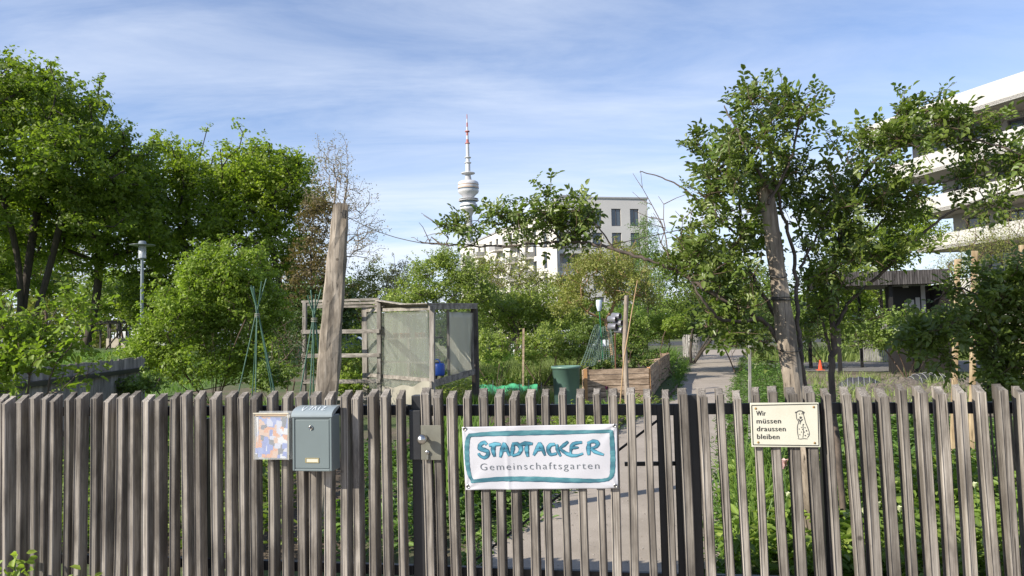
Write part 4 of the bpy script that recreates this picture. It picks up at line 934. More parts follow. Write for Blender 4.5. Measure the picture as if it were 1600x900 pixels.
MB().beam(a_ + Vector((0, 0, 1.0)), b_ + Vector((0, 0, 1.0)), .04, .08).build('rail', DK, gf)
for i in range(60): q = a_.lerp(b_, i / 59); MB().beam(q, Vector((q.x, q.y, 1.1)), .09, .02, (0, 1, 0)).build('slat', DK, gf)

# ============================================================ PAVILION ON THE RIGHT
PB = WOOD('charcoal cladding', (.115, .105, .10), (.05, .045, .045), 2, .25); PD = M('black panel', (.018, .016, .015), (.014, .013, .012), 4, .6, .1)
a_, b_ = GX(1312, 21.5), GX(1493, 21.0); z0_, z1_ = H_(1400, 444, 21.2), H_(1400, 422, 21.2)
pv = thing('pavilion', 'charcoal slatted garden pavilion with flat roof and notices', 'pavilion', (a_ + b_) / 2)
Xp = (b_ - a_).normalized(); Yp = Vector((-Xp.y, Xp.x, 0)); Lp = (b_ - a_).length; dp_ = 4.
MB().box((a_ + b_) / 2 + Yp * dp_ / 2 + Vector((0, 0, (z0_ + z1_) / 2)), Lp / 2 - .06, dp_ / 2 - .06, (z1_ - z0_) / 2 - .03, frame(Xp)).build('roof', PD, pv)
for i in range(46):
    f = (i + .5) / 46; MB().box(a_ + Xp * Lp * f + Vector((0, 0, (z0_ + z1_) / 2)), Lp / 46 * .40, .022, (z1_ - z0_) / 2, frame(Xp)).build('fascia_slat', PB, pv)
for f, w_, o_ in ((.02, .1, .15), (.52, .1, .4), (.55, .08, 3.8), (.98, .1, .15), (.02, .1, 3.8)): q = a_ + Xp * Lp * f + Yp * o_; MB().beam(q, Vector((q.x, q.y, z0_)), w_, w_, Xp).build('post', PD, pv)
MB().box(a_ + Xp * Lp * .77 + Yp * 1.2 + Vector((0, 0, z0_ / 2)), Lp * .21, .06, z0_ / 2 - .01, frame(Xp)).build('back_wall', PD, pv)
MB().box(a_ + Xp * Lp * .975 + Yp * .8 + Vector((0, 0, z0_ / 2)), .05, .8, z0_ / 2 - .01, frame(Xp)).build('side_wall', PD, pv)
pc = M('pinned paper', (.55, .55, .55), (.5, .5, .5), 9, .6, 0)
for (x_, y_, w_, h_) in ((1420, 478, .05, .10), (1428, 474, .07, .11), (1437, 476, .06, .22), (1445, 465, .06, .45), (1420, 446, .08, .06), (1433, 487, .06, .07)):
    c_ = P(x_, y_, 22.2); cy = (a_ + Xp * Lp * .77 + Yp * 1.12); c_ = Vector((c_.x, cy.y - (c_.x - cy.x) * -Xp.y / Xp.x * 1.0, c_.z))
    MB().box(c_, w_, .004, h_, frame(Xp)).build('notice', pc, pv)
# small paling fence in front of the pavilion
a_, b_ = GX(1345, 27.5), GX(1412, 27.2); pf = thing('paling_fence', 'small grey paling fence seen through the open pavilion', 'fence', (a_ + b_) / 2)
for i in range(26): q = a_.lerp(b_, i / 25); MB().beam(q + Vector((0, 0, .1)), Vector((q.x, q.y, 1.55 + .02 * math.sin(i))), .04, .02, (0, 1, 0)).build('pale', SL, pf)
for z_ in (.5, 1.4): MB().beam(a_ + Vector((0, .03, z_)), b_ + Vector((0, .03, z_)), .03, .05).build('rail', SL, pf)

# ============================================================ TOWER
def TZ(y): return (516.5 - y) * 982 / FPX + 1.55
tw = GX(736, 982.); TC = M('tower concrete', (.42, .42, .42), (.37, .37, .38), .05, .8, 0); TW = M('tower white cladding', (.55, .55, .55), (.50, .50, .51), .05, .5, 0)
TR = M('tower red paint', (.42, .15, .13), (.38, .13, .11), .05, .6, 0); TG = GLASS('tower glass', (.12, .16, .18), .15); TB = M('beige band', (.50, .38, .28), (.45, .34, .26), .05, .6, 0)
tr_ = thing('television_tower', 'tall slender television tower with round pods and red white mast', 'tower', tw)
# its axis follows the true vertical
def tl(prof, nm, mt, n=32): return MB().lathe(tw, [(r_ if r_ < 5 else 5 + (r_ - 5) * .82, TZ(y)) for r_, y in prof], n).build(nm, mt, tr_)
tl([(8.2, 519), (6.2, 420), (4.6, 345), (4.2, 336)], 'shaft', TC)
for i, (r_, y0, y1) in enumerate(((4.4, 336, 331), (7., 331, 328.5), (13, 328.5, 323))): pass
tl([(4.2, 337), (6, 332), (10.5, 328), (13, 325.5), (13, 323.5), (0, 323.5)], 'lower_pod', TW)
tl([(12, 323.5), (12, 321), (0, 321)], 'pod_windows', TG)
tl([(13, 321), (13.4, 319.5), (13, 318), (10.8, 317.5), (10.8, 316)], 'pod_deck', TW); tl([(10.8, 316), (10.8, 313)], 'pod_windows', TG); tl([(14, 313), (15.6, 312.3), (15.6, 311.4), (11, 311), (0, 311)], 'pod_deck', TW)
tl([(6., 311), (6., 307.5)], 'neck', TC)
tl([(6, 308), (8, 306.5), (11, 303), (15.3, 299.5), (16, 297), (16, 295.2)], 'main_pod', TW); tl([(15.4, 295.2), (15.4, 293)], 'pod_windows', TG)
tl([(16.2, 293), (16.2, 291)], 'beige_band', TB); tl([(16, 291), (16, 288.5)], 'main_pod_ring', TW); tl([(15.6, 288.5), (15.6, 286.7)], 'pod_windows', TB)
tl([(16, 286.7), (15.5, 283), (12, 280.8), (5, 280)], 'pod_roof', TW)
tl([(14.5, 309.8), (15.2, 309.3), (14.5, 308.8), (6, 308.6)], 'upper_ring', TW)
tl([(5, 281), (3.3, 270), (3.3, 268)], 'mast_foot', TC)
tl([(3.3, 270), (10, 269), (10.5, 268.2), (10, 267.6), (3, 267.5)], 'platform', TW); tl([(3.2, 268), (3.1, 252), (2.6, 251), (2.5, 243)], 'mast', TW)
tl([(2.6, 252.4), (4.6, 252), (4.6, 251), (2.6, 250.6)], 'mast_ring', TW); tl([(2.5, 244), (4.4, 243.6), (4.4, 242.6), (2.5, 242.4)], 'mast_ring', TW); tl([(2.4, 243), (2.1, 220)], 'mast', TW)
ys_ = [220, 214, 208, 201, 194, 187, 181, 173.5]
for i in range(7): r_ = 1.9 - .22 * i; tl([(r_, ys_[i]), (r_ - .1, ys_[i + 1])], 'mast_section', TR if i % 2 == 0 else TW, 12)
for y_ in (220, 201): tl([(3.2, y_ + .8), (3.2, y_ - .6), (0, y_ - .6)], 'mast_ring', TR, 14)

# ============================================================ FACADES
WHT = M('white render', (.62, .59, .53), (.58, .55, .49), .4, .9, 0); GRY = M('shade-toned white render', (.52, .505, .48), (.49, .475, .455), .4, .9, 0)  # second render is the white one greyed, the front block's shade in its colour
WG = GLASS('window glass', (.06, .08, .10), .08); WF = M('dark window frame', (.08, .075, .075), (.07, .065, .065), 3, .5, 0); ALU = M('grey sheet metal', (.35, .35, .35), (.3, .3, .3), 2, .5, 0)
def facade(parent, A, B, z0, z1, ops, mat_, rec=.25, panes=True):
    """wall from A to B (seen side on the right of A->B ... towards the camera) with real openings; ops = (u0,u1,z0,z1) metres"""
    X = (B - A); L = X.length; X = X / L; inn = Vector((-X.y, X.x, 0))
    us = sorted({0, L, *[o[0] for o in ops], *[o[1] for o in ops]}); zs = sorted({z0, z1, *[o[2] for o in ops], *[o[3] for o in ops]}); m = MB()
    pt = lambda u, z, d=0.: Vector((A.x, A.y, 0)) + X * u + Vector((0, 0, z)) + inn * d
    for i in range(len(us) - 1):
        for j in range(len(zs) - 1):
            u, z = (us[i] + us[i + 1]) / 2, (zs[j] + zs[j + 1]) / 2
            if any(o[0] < u < o[1] and o[2] < z < o[3] for o in ops): continue
            m.add([pt(us[i], zs[j]), pt(us[i + 1], zs[j]), pt(us[i + 1], zs[j + 1]), pt(us[i], zs[j + 1])], [(0, 1, 2, 3)])
    for o in ops:
        a, b, c, d = o[:4]
        for q in (((a, c), (b, c)), ((b, c), (b, d)), ((b, d), (a, d)), ((a, d), (a, c))):
            m.add([pt(*q[0]), pt(*q[1]), pt(*q[1], rec), pt(*q[0], rec)], [(0, 1, 2, 3)])
    w = m.build('wall', mat_, parent)
    if panes:
        for o in ops:
            a, b, c, d = o[:4]; f = MB(); fr_ = frame(X)
            for (u, z, hu, hz) in (((a + b) / 2, c + .05, (b - a) / 2, .05), ((a + b) / 2, d - .05, (b - a) / 2, .05), (a + .05, (c + d) / 2, .05, (d - c) / 2 - .1), (b - .05, (c + d) / 2, .05, (d - c) / 2 - .1), ((a + b) / 2, (c + d) / 2, .04, (d - c) / 2 - .1)):
                f.box(pt(u, z, rec - .04), hu, .03, hz, fr_)
            fo = f.build('window', WF, parent); MB().add([pt(a, c, rec), pt(b, c, rec), pt(b, d, rec), pt(a, d, rec)], [(0, 1, 2, 3)]).build('pane', WG, fo)
    return w
def slab(parent, pts, z0, z1, mat_, nm='slab'): return MB().prism([(p.x, p.y) for p in pts], z0, z1).build(nm, mat_, parent)
# front block of the white apartment house
ZB = lambda y, px, d: P(px, y, d).z
fbA, fbB = GX(917, 114), GX(1018, 116); zt_ = ZB(308, 960, 115)
ap = thing('apartment_building', 'pale apartment house with flat roof and dark tall windows behind the trees', 'building', (fbA + fbB) / 2)
back = Vector((0, 15, 0)); Lf = (fbB - fbA).length
ops = []
for r in range(7):
    zz = ZB(352, 960, 115) - 3.35 * r
    for (xa, xb) in ((930, 945.5), (960.5, 975.5), (990, 1004)):
        if zz > 0: u0 = (xa - 917) / 101 * Lf; u1 = (xb - 917) / 101 * Lf; ops.append((u0, u1, zz, zz + 2.75 if r == 0 else zz + 2.3))
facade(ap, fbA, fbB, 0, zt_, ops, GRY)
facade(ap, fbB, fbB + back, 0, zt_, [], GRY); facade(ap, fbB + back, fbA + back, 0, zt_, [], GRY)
slab(ap, [fbA + Vector((-.1, -.15, 0)), fbB + Vector((.15, -.15, 0)), fbB + back, fbA + back], zt_ - .02, zt_ + .22, ALU, 'roof')
lgA = GX(873, 113); zt2 = ZB(305, 895, 113.5); lgB = Vector((fbA.x - .02, fbA.y, 0)); Ll = (lgB - lgA).length
ops2 = []
for r in range(7):
    zz = ZB(352, 900, 113.5) - 3.35 * r - .2
    if zz > .2: ops2.append((.5, Ll - .35, zz, zz + 2.7))
facade(ap, lgA, lgB, 0, zt2, ops2, GRY, 2.6, False)
ib = MB(); wv = (lgB - lgA).normalized(); iv = Vector((-wv.y, wv.x, 0)) * 2.6
ib.add([lgA + iv, lgB + iv, lgB + iv + Vector((0, 0, zt2 - .3)), lgA + iv + Vector((0, 0, zt2 - .3))], [(0, 1, 2, 3)]); ib.build('loggia_back', GRY, ap)
for o in ops2:
    c_ = lgA + wv * (Ll * .62) + iv * .98 + Vector((0, 0, (o[2] + o[3]) / 2 - .1)); MB().box(c_, Ll * .22, .03, 1.15, frame(wv)).build('loggia_door', WG, ap)
    bl = MB(); bl.beam(lgA + wv * .45 - iv * .04 + Vector((0, 0, o[2] + 1.05)), lgA + wv * (Ll - .3) - iv * .04 + Vector((0, 0, o[2] + 1.05)), .05, .06)
    for i in range(26): q = lgA + wv * (.5 + (Ll - .9) * i / 25) - iv * .04; bl.beam(q + Vector((0, 0, o[2])), q + Vector((0, 0, o[2] + 1.02)), .03, .03, wv)
    bl.build('balcony_railing', M('light railing', (.45, .43, .40), (.4, .38, .36), 3, .5, 0), ap)
slab(ap, [lgA + Vector((-.1, -.1, 0)), lgB + Vector((0, -.1, 0)), lgB + back, lgA + back], zt2 - .02, zt2 + .25, ALU, 'roof')
# sunlit side wing running away to the left
wA, wB = GX(722, 168), GX(850, 119); zw = lambda y, px, d: P(px, y, d).z; zwt = 20.3
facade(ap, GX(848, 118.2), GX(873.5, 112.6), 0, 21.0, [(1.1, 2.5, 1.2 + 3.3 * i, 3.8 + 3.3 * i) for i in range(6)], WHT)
facade(ap, lgA + Vector((0, .02, 0)), lgA + Vector((0, 14, 0)), 0, zt2, [], GRY)
slab(ap, [GX(848, 118), GX(873.4, 112.5), GX(873.4, 128), GX(848, 132)], 20.98, 21.25, ALU, 'roof')
Lw = (wB - wA).length; ops = []
for f in range(6):
    z_ = 1.0 + 3.15 * f
    u = 2.
    while u < Lw - 4: 
        ops.append((u, u + 1.7, z_, z_ + 2.35)); u += 4.15
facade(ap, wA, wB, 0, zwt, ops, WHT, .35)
wd_ = (wB - wA).normalized(); wi = Vector((-wd_.y, wd_.x, 0))
slab(ap, [wA - wi * .2, wB - wi * .2, wB + wi * 14, wA + wi * 14], zwt - .01, zwt + .3, ALU, 'roof')
facade(ap, wB, wB + wi * 14, 0, zwt, [], WHT)
for f in range(1, 6):
    for u in (Lw - 5.6, Lw - 13.9, Lw - 22.2, Lw - 34.7, Lw - 43.):
        z_ = 1.0 + 3.15 * f - .25; q = wA + wd_ * u - wi * .8; bo_ = MB().box(q + Vector((0, 0, z_)), 1.9, .85, .12, frame(wd_)).build('balcony', WHT, ap)
        rl = MB(); rl.box(q - wi * .82 + Vector((0, 0, z_ + .62)), 1.88, .02, .45, frame(wd_)); 
        for s_ in (-1, 1): rl.box(q + wd_ * s_ * 1.86 + Vector((0, 0, z_ + .62)), .02, .8, .45, frame(wd_))
        rl.build('balustrade', M('grey balustrade', (.34, .33, .31), (.3, .29, .28), 3, .5, 0), bo_)
# pale block far left of it
q = GX(716, 240); fb = thing('distant_block', 'small grey block peeking out left of the apartment house', 'building', q); facade(fb, GX(706, 240), GX(727, 236), 0, ZB(407, 715, 240), [(1, 2.2, 3 * i + 1, 3 * i + 2.6) for i in range(7)], M('bluish grey wall', (.30, .34, .40), (.27, .31, .36), .4, .8, 0)); slab(fb, [GX(706, 240), GX(727, 236), GX(727, 252), GX(706, 256)], ZB(407, 715, 240), ZB(407, 715, 240) + .4, ALU, 'roof')

# ============================================================ CURVED WHITE BUILDING ON THE RIGHT
cb = thing('curved_building', 'white building with curved balcony bands at the right edge', 'building', GX(1560, 50))
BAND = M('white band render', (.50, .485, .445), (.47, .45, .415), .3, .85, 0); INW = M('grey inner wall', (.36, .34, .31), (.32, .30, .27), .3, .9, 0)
def curveplan(pxtip, dtip, off=0.):
    """outer edge: rounded nose at the left end, then running right and nearer"""
    a = GX(pxtip, dtip); b = GX(1600, 46.5); X = (b - a).normalized(); Y = Vector((-X.y, X.x, 0)); pts = []
    for i in range(9):       # nose from the back round to the front
        t_ = math.pi / 2 * (1 - i / 8) * 1.0; pts.append(a + X * (3.2 * (1 - math.cos(t_))) * .9 + Y * (3.8 * math.sin(t_) + off * 0) + X * off)
    for i in range(1, 15): 
        f = i / 14; q = a + X * (f * 30) + Y * (1.1 * math.sin(f * math.pi)) * -1; pts.append(q + Y * off + X * (off if f < .1 else 0))
    return pts, X, Y
# (tip px, depth, top y at tip, bottom y at tip) for each floor band
def zat(px, y, d): return P(px, y, d).z
lv = [(1357, 57.5, zat(1600, 157, 46.5), zat(1600, 120, 46.5)), (1398, 56., zat(1600, 237, 46.5), zat(1600, 203, 46.5)), (1411, 55.5, zat(1600, 307, 46.5), zat(1600, 278, 46.5)), (1440, 54.5, zat(1600, 372, 46.5), zat(1600, 346, 46.5)), (1470, 53.5, .0, 1.1)]
for i, (px, d, z0_, z1_) in enumerate(lv):
    if i == 4: z0_, z1_ = lv[3][2] - 3.3, lv[3][2] - 2.2
    pts, X, Y = curveplan(px, d); far = [pts[-1] + Y * 12, pts[0] + Y * 8 + X * 3]
    m = MB(); n_ = len(pts)
    inn_ = [p + Y * .25 + X * (.25 if k < 9 else 0) for k, p in enumerate(pts)]
    for k in range(n_ - 1):
        a, b, c, e = pts[k], pts[k + 1], inn_[k], inn_[k + 1]; up_ = Vector((0, 0, 1))
        m.add([a + up_ * z0_, b + up_ * z0_, b + up_ * z1_, a + up_ * z1_], [(0, 1, 2, 3)], True); m.add([c + up_ * z0_, e + up_ * z0_, e + up_ * z1_, c + up_ * z1_], [(3, 2, 1, 0)], True); m.add([a + up_ * z1_, b + up_ * z1_, e + up_ * z1_, c + up_ * z1_], [(0, 1, 2, 3)])
    m.build('balcony_band', BAND, cb)
    slab(cb, pts + far, z0_ - .02, z0_ + .22, BAND if i else GRY, 'floor_slab')
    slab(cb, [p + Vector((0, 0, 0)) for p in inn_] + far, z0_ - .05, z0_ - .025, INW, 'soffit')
    if i < 4:
        zlow = (lv[i + 1][2] if i < 3 else lv[3][2] - 3.3) + .22
        a = pts[9] + Y * 2.2 + X * 1.0; b = pts[-1] + Y * 2.2; L = (b - a).length; ops = []; u = 1.
        while u < L - 3: ops.append((u, u + (1.9 if int(u) % 2 else 1.3), zlow + .35, z0_ - .45)); u += 3.1
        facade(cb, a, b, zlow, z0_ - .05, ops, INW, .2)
        if True:
            aa = pts[9] + Y * 11 + X * 1.; facade(cb, aa, a, zlow, z0_ - .05, [], INW)
    else:
        pass
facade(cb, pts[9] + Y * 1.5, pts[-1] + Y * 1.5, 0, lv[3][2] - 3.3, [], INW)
for (f, k) in ((.45, 1), (.5, 1), (.62, 2), (.7, 1), (.8, 2)):
    pts, X, Y = curveplan(lv[k][0], lv[k][1]); q = pts[9].lerp(pts[-1], f) + Y * .1; q = Vector((q.x, q.y, lv[k][3])); MB().lathe(q, [(0, 0), (.09, 0), (.14, .22), (0, .22)], 10).build('balcony_pot', POT, cb)

# ============================================================ TREES AND SHRUBS BEHIND
BARK = M('dark bark', (.075, .06, .045), (.035, .03, .025), 9, .95, .8, .03, stretch=(2, 2, .4)); BARKG = M('grey bark', (.17, .145, .115), (.085, .07, .055), 14, .95, .6, .01, stretch=(2, 2, .5))
TWIG = M('brown twig', (.14, .095, .065), (.08, .055, .04), 20, .9, .2)
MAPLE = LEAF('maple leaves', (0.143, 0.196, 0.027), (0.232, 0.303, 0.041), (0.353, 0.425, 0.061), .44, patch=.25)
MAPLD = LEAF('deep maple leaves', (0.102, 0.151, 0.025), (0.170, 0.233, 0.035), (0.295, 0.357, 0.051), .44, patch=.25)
BRITE = LEAF('fresh shrub leaves', (0.161, 0.230, 0.034), (0.241, 0.322, 0.052), (0.322, 0.402, 0.069), .40, patch=.8)
OLIV = LEAF('olive young leaves', (0.182, 0.202, 0.055), (0.266, 0.278, 0.079), (0.351, 0.354, 0.109), .35, patch=.5)
BROWN = LEAF('bronze young leaves', (0.094, 0.075, 0.033), (0.143, 0.105, 0.046), (0.187, 0.154, 0.061), .3, patch=.5)
APPL = LEAF('apple leaves', (0.155, 0.213, 0.049), (0.250, 0.315, 0.068), (0.374, 0.426, 0.097), .35, patch=.7)
HEDG = LEAF('hedge leaves', (0.105, 0.159, 0.036), (0.177, 0.247, 0.048), (0.271, 0.353, 0.072), .32, patch=.6)
CONI = LEAF('larch needles', (0.105, 0.179, 0.039), (0.158, 0.254, 0.052), (0.211, 0.329, 0.065), .3, patch=.7)
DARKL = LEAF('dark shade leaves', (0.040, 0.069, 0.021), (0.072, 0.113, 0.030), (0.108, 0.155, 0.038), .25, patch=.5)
PTW = M('pale twig', (.30, .25, .21), (.19, .15, .125), 20, .9, .2)
BLOS = LEAF('pale catkin leaves', (.22, .19, .11), (.32, .28, .17), (.42, .38, .24), .25, patch=.7)
gb = 'tall park trees on the left'
def gz(px, d, z=0): return tuple(GX(px, d, z))
# far woodland closing the horizon
def woodland(name, x0, x1, d, ytops, n, lm, sz, dep=8):
    ell = []; k = len(ytops)
    for i, yt in enumerate(ytops):
        px = x0 + (x1 - x0) * (i + .5) / k; top_ = P(px, yt, d).z; wd = abs(x1 - x0) / k * .75 * d / FPX
        c = GX(px, d + rng.random() * dep); ell.append((np.array([c.x, c.y, top_ * .45]), np.array([wd, wd, top_ * .55])))
    T = ellips(n, ell, .6, -.9); V, F, rn = clump_leaves(T, 40, sz * 2.4, sz, .8, 8, .4, .7, 'quad')
    return tag(npbuild(name, V, F, lm, rnd=rn, org=GX((x0 + x1) / 2, d)), kind='stuff')
woodland('distant_woodland', -700, 560, 110, [470, 455, 462, 450, 468, 474, 478, 470, 462, 455, 462, 456, 450, 440, 436], 900, HEDG, .55)
woodland('distant_woodland', 1000, 2200, 95, [470, 455, 450, 462, 440, 430, 440, 452, 440, 450, 455, 440, 430, 440, 450], 900, HEDG, .5)
woodland('distant_hedge', 500, 1120, 88, [470, 466, 462, 470, 464, 468, 466, 470, 472, 468], 500, HEDG, .45, 4)

woodland('distant_woodland', -300, 520, 78, [420, 430, 424, 428, 420, 430, 425, 430, 425], 620, OLIV, .42, 5)
# big tree at the left edge
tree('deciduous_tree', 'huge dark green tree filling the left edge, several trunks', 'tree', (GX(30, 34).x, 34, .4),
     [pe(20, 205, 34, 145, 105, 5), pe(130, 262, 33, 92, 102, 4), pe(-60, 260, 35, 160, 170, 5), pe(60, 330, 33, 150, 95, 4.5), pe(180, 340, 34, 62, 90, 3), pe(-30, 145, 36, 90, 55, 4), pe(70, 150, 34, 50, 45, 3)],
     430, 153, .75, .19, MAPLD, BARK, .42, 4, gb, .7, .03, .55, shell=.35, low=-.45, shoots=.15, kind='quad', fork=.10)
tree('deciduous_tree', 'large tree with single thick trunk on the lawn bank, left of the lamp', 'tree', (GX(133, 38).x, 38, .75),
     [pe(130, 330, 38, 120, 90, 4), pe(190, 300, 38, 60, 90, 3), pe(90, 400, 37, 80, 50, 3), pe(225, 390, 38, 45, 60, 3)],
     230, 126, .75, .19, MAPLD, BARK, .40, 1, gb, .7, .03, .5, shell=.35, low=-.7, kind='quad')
tree('deciduous_tree', 'bright green rounded tree behind the street lamp', 'tree', gz(280, 44),
     [pe(268, 280, 44, 50, 62, 3), pe(315, 300, 44, 42, 66, 3), pe(250, 350, 44, 50, 80, 3), pe(300, 400, 43, 80, 80, 3)],
     230, 126, .8, .19, MAPLE, BARK, .30, 1, gb, .8, .03, .55, shell=.4)
tree('deciduous_tree', 'tall green tree right behind the big bright shrub', 'tree', gz(440, 40),
     [pe(422, 278, 40, 66, 58, 3), pe(372, 282, 41, 40, 52, 2.5), pe(455, 300, 40, 40, 60, 2.5), pe(400, 350, 40, 80, 75, 3), pe(445, 400, 40, 65, 60, 3), pe(340, 330, 41, 30, 60, 2)],
     290, 126, .75, .18, MAPLE, BARK, .32, 2, gb, .7, .03, .6, shell=.4, fork=.05, shoots=.14)
tree('bronze_tree', 'brownish sparse leaved tree between tall green tree and leaning post', 'tree', gz(492, 32),
     [pe(497, 350, 32, 26, 55, 1.2), pe(490, 430, 32, 42, 60, 1.6), pe(505, 470, 32, 60, 40, 2)], 120, 90, .5, .11, BROWN, BARK, .16, 2, None, .5, .012, .75, fork=.03)
tree('bare_tree', 'nearly bare tall tree with pale catkins behind the leaning post', 'tree', gz(508, 36),
     [pe(520, 262, 36, 36, 54, 1.8), pe(545, 325, 36, 50, 50, 2.), pe(550, 385, 36, 58, 40, 2.2), pe(505, 330, 36, 34, 70, 1.4), pe(580, 360, 36, 30, 25, 1.)], 560, 6, .35, .075, BLOS, PTW, .17, 3, None, .4, .010, .80, upb=0, sub=6, shell=.1, fork=.04, shoots=.3)
# dark understorey along the left
for i, (px, y, d, rx, ry) in enumerate(((330, 470, 36, 60, 50), (430, 480, 34, 60, 50), (505, 500, 31, 45, 42), (250, 480, 42, 50, 40))):
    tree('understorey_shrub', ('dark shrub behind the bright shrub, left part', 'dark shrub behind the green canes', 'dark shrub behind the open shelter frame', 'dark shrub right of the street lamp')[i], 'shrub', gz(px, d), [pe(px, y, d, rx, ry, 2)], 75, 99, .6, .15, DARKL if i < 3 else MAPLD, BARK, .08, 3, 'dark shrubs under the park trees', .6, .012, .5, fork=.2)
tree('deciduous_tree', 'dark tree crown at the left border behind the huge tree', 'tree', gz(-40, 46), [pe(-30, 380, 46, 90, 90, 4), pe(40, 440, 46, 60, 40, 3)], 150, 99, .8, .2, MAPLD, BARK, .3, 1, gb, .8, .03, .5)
tree('understorey_shrub', 'dark green shrub under the trees left of the lamp', 'shrub', gz(150, 44), [pe(165, 470, 44, 60, 36, 2), pe(225, 455, 43, 38, 42, 2)], 110, 99, .65, .16, HEDG, BARK, .08, 4, 'dark shrubs under the park trees', .6, .012, .5, fork=.2)
# light shrubs seen under the left trees
tree('small_tree', 'small sunlit yellow-green tree beyond the lawn bank', 'tree', gz(203, 55), [pe(200, 455, 55, 40, 28, 2.4), pe(175, 440, 56, 20, 22, 2)], 80, 80, .7, .17, BRITE, TWIG, .13, 1, None, .6, .02, .5)
tree('small_tree', 'yellow-green tree far left behind the tall trunks', 'tree', gz(60, 58), [pe(50, 430, 58, 85, 45, 3), pe(100, 380, 60, 60, 60, 3), pe(10, 380, 60, 50, 60, 3)], 190, 80, .8, .2, OLIV, TWIG, .18, 1, None, .6, .02, .5)
# middle row
mid = 'garden trees in the middle distance'
tree('birch_tree', 'pale olive tree right of the leaning post, on the skyline', 'tree', gz(590, 50), [pe(590, 450, 50, 42, 38, 2.5), pe(560, 470, 50, 30, 40, 2)], 90, 81, .6, .13, OLIV, TWIG, .14, 2, mid, .5, .014, .6, shell=.3)
tree('birch_tree', 'thin pinkish olive tree on the skyline left of the apple trees', 'tree', gz(625, 44), [pe(625, 455, 44, 26, 40, 1.6)], 55, 50, .5, .11, BLOS, TWIG, .10, 2, mid, .5, .012, .6, shell=.2)
tree('apple_tree', 'green apple tree directly behind the greenhouse', 'tree', gz(690, 24), [pe(690, 440, 24, 58, 40, 1.5), pe(640, 470, 24, 50, 32, 1.3), pe(735, 460, 24, 40, 40, 1.3), pe(688, 408, 24, 20, 22, .7)], 260, 72, .30, .075, APPL, BARKG, .10, 2, mid, .35, .008, .5, kind='quad', shell=.35, fork=.1)
tree('apple_tree', 'sparse olive brown apple tree in front of the apartment house', 'tree', gz(800, 30), [pe(795, 440, 30, 52, 45, 1.6), pe(850, 455, 30, 40, 40, 1.4), pe(760, 430, 30, 30, 35, 1.)], 170, 45, .36, .08, OLIV, TWIG, .10, 3, mid, .35, .010, .6, kind='quad', shell=.25, fork=.1)
tree('apple_tree', 'green apple tree left of the netting', 'tree', gz(770, 26), [pe(770, 480, 26, 55, 32, 1.5), pe(820, 485, 26, 45, 28, 1.3), pe(870, 480, 26, 50, 32, 1.3)], 240, 72, .32, .08, APPL, BARKG, .09, 3, mid, .35, .008, .45, kind='quad', shell=.4, fork=.15)
tree('apple_tree', 'broad olive apple tree with orange trunk behind the grey pole', 'tree', gz(958, 23), [pe(925, 430, 23, 55, 40, 1.4), pe(960, 410, 24, 40, 26, 1.2), pe(985, 450, 23, 50, 35, 1.4), pe(895, 470, 23, 35, 28, 1.)], 260, 63, .28, .07, OLIV, M('orange bark', (.36, .22, .11), (.24, .15, .09), 9, .9, .5), .11, 1, mid, .35, .008, .42, kind='quad', shell=.35)
tree('larch_tree', 'feathery green conifer in front of the right end of the apartment house', 'tree', gz(1010, 33), [pe(1010, 385, 33, 24, 48, 1.), pe(1008, 430, 33, 46, 45, 1.5), pe(1010, 490, 33, 60, 45, 1.8)], 240, 72, .42, .085, CONI, BARK, .13, 1, mid, .4, .008, .8, kind='quad', aspect=.35, shell=.3)
tree('garden_tree', 'dark green tree behind the rose, left of its post', 'tree', gz(1080, 30), [pe(1075, 450, 30, 50, 60, 1.6), pe(1130, 460, 30, 60, 55, 1.6), pe(1180, 470, 29, 50, 55, 1.5)], 300, 72, .42, .09, HEDG, BARK, .13, 3, mid, .5, .01, .6, kind='quad', fork=.2)
tree('garden_tree', 'green tree in front of the curved white building', 'tree', gz(1400, 34), [pe(1370, 390, 34, 45, 40, 1.6), pe(1420, 370, 34, 50, 38, 1.6), pe(1340, 430, 34, 40, 40, 1.6)], 200, 81, .5, .11, MAPLE, BARK, .16, 2, mid, .5, .012, .6, kind='quad', fork=.1)
tree('garden_tree', 'yellow green tree seen through the open pavilion', 'tree', gz(1385, 36), [pe(1375, 470, 36, 55, 30, 1.8), pe(1310, 470, 36, 50, 32, 1.8)], 130, 81, .5, .12, BRITE, BARK, .12, 2, mid, .5, .012, .5, kind='quad', fork=.2)
tree('willow_shrub', 'thin feathery tree before the curved building by the right edge', 'shrub', gz(1560, 24), [pe(1540, 390, 24, 60, 40, 1.2), pe(1600, 370, 24, 50, 50, 1.2), pe(1490, 420, 24, 40, 30, 1.)], 190, 36, .36, .075, OLIV, TWIG, .05, 6, None, .3, .007, .6, aspect=.3, shell=.2, fork=.25)

# bushes in the garden
bush = 'green bushes in the allotment'
def shrub(name, label, px, d, ell, n, per, cr, ls, lm, group=bush, stems=6, tr=.025, kind='quad', bark=TWIG, aspect=.6, rt=.004, **k): return tree(name, label, 'shrub', gz(px, d), ell, n, per, cr, ls, lm, bark, tr, stems, group, .22, rt, .45, kind=kind, fork=.3, aspect=aspect, **k)
shrub('berry_bush', 'round green bush right of the greenhouse', 775, 19, [pe(770, 547, 19, 30, 28, .5)], 90, 54, .16, .055, APPL)
shrub('berry_bush', 'green bush left of the thin wooden stake before the white car', 845, 20, [pe(850, 540, 20, 32, 34, .6), pe(825, 550, 20, 20, 25, .4)], 130, 54, .16, .055, APPL)
shrub('berry_bush', 'green bush behind the green tub', 890, 20.5, [pe(890, 545, 20.5, 26, 30, .5), pe(915, 530, 21, 22, 28, .5)], 110, 54, .16, .055, HEDG)
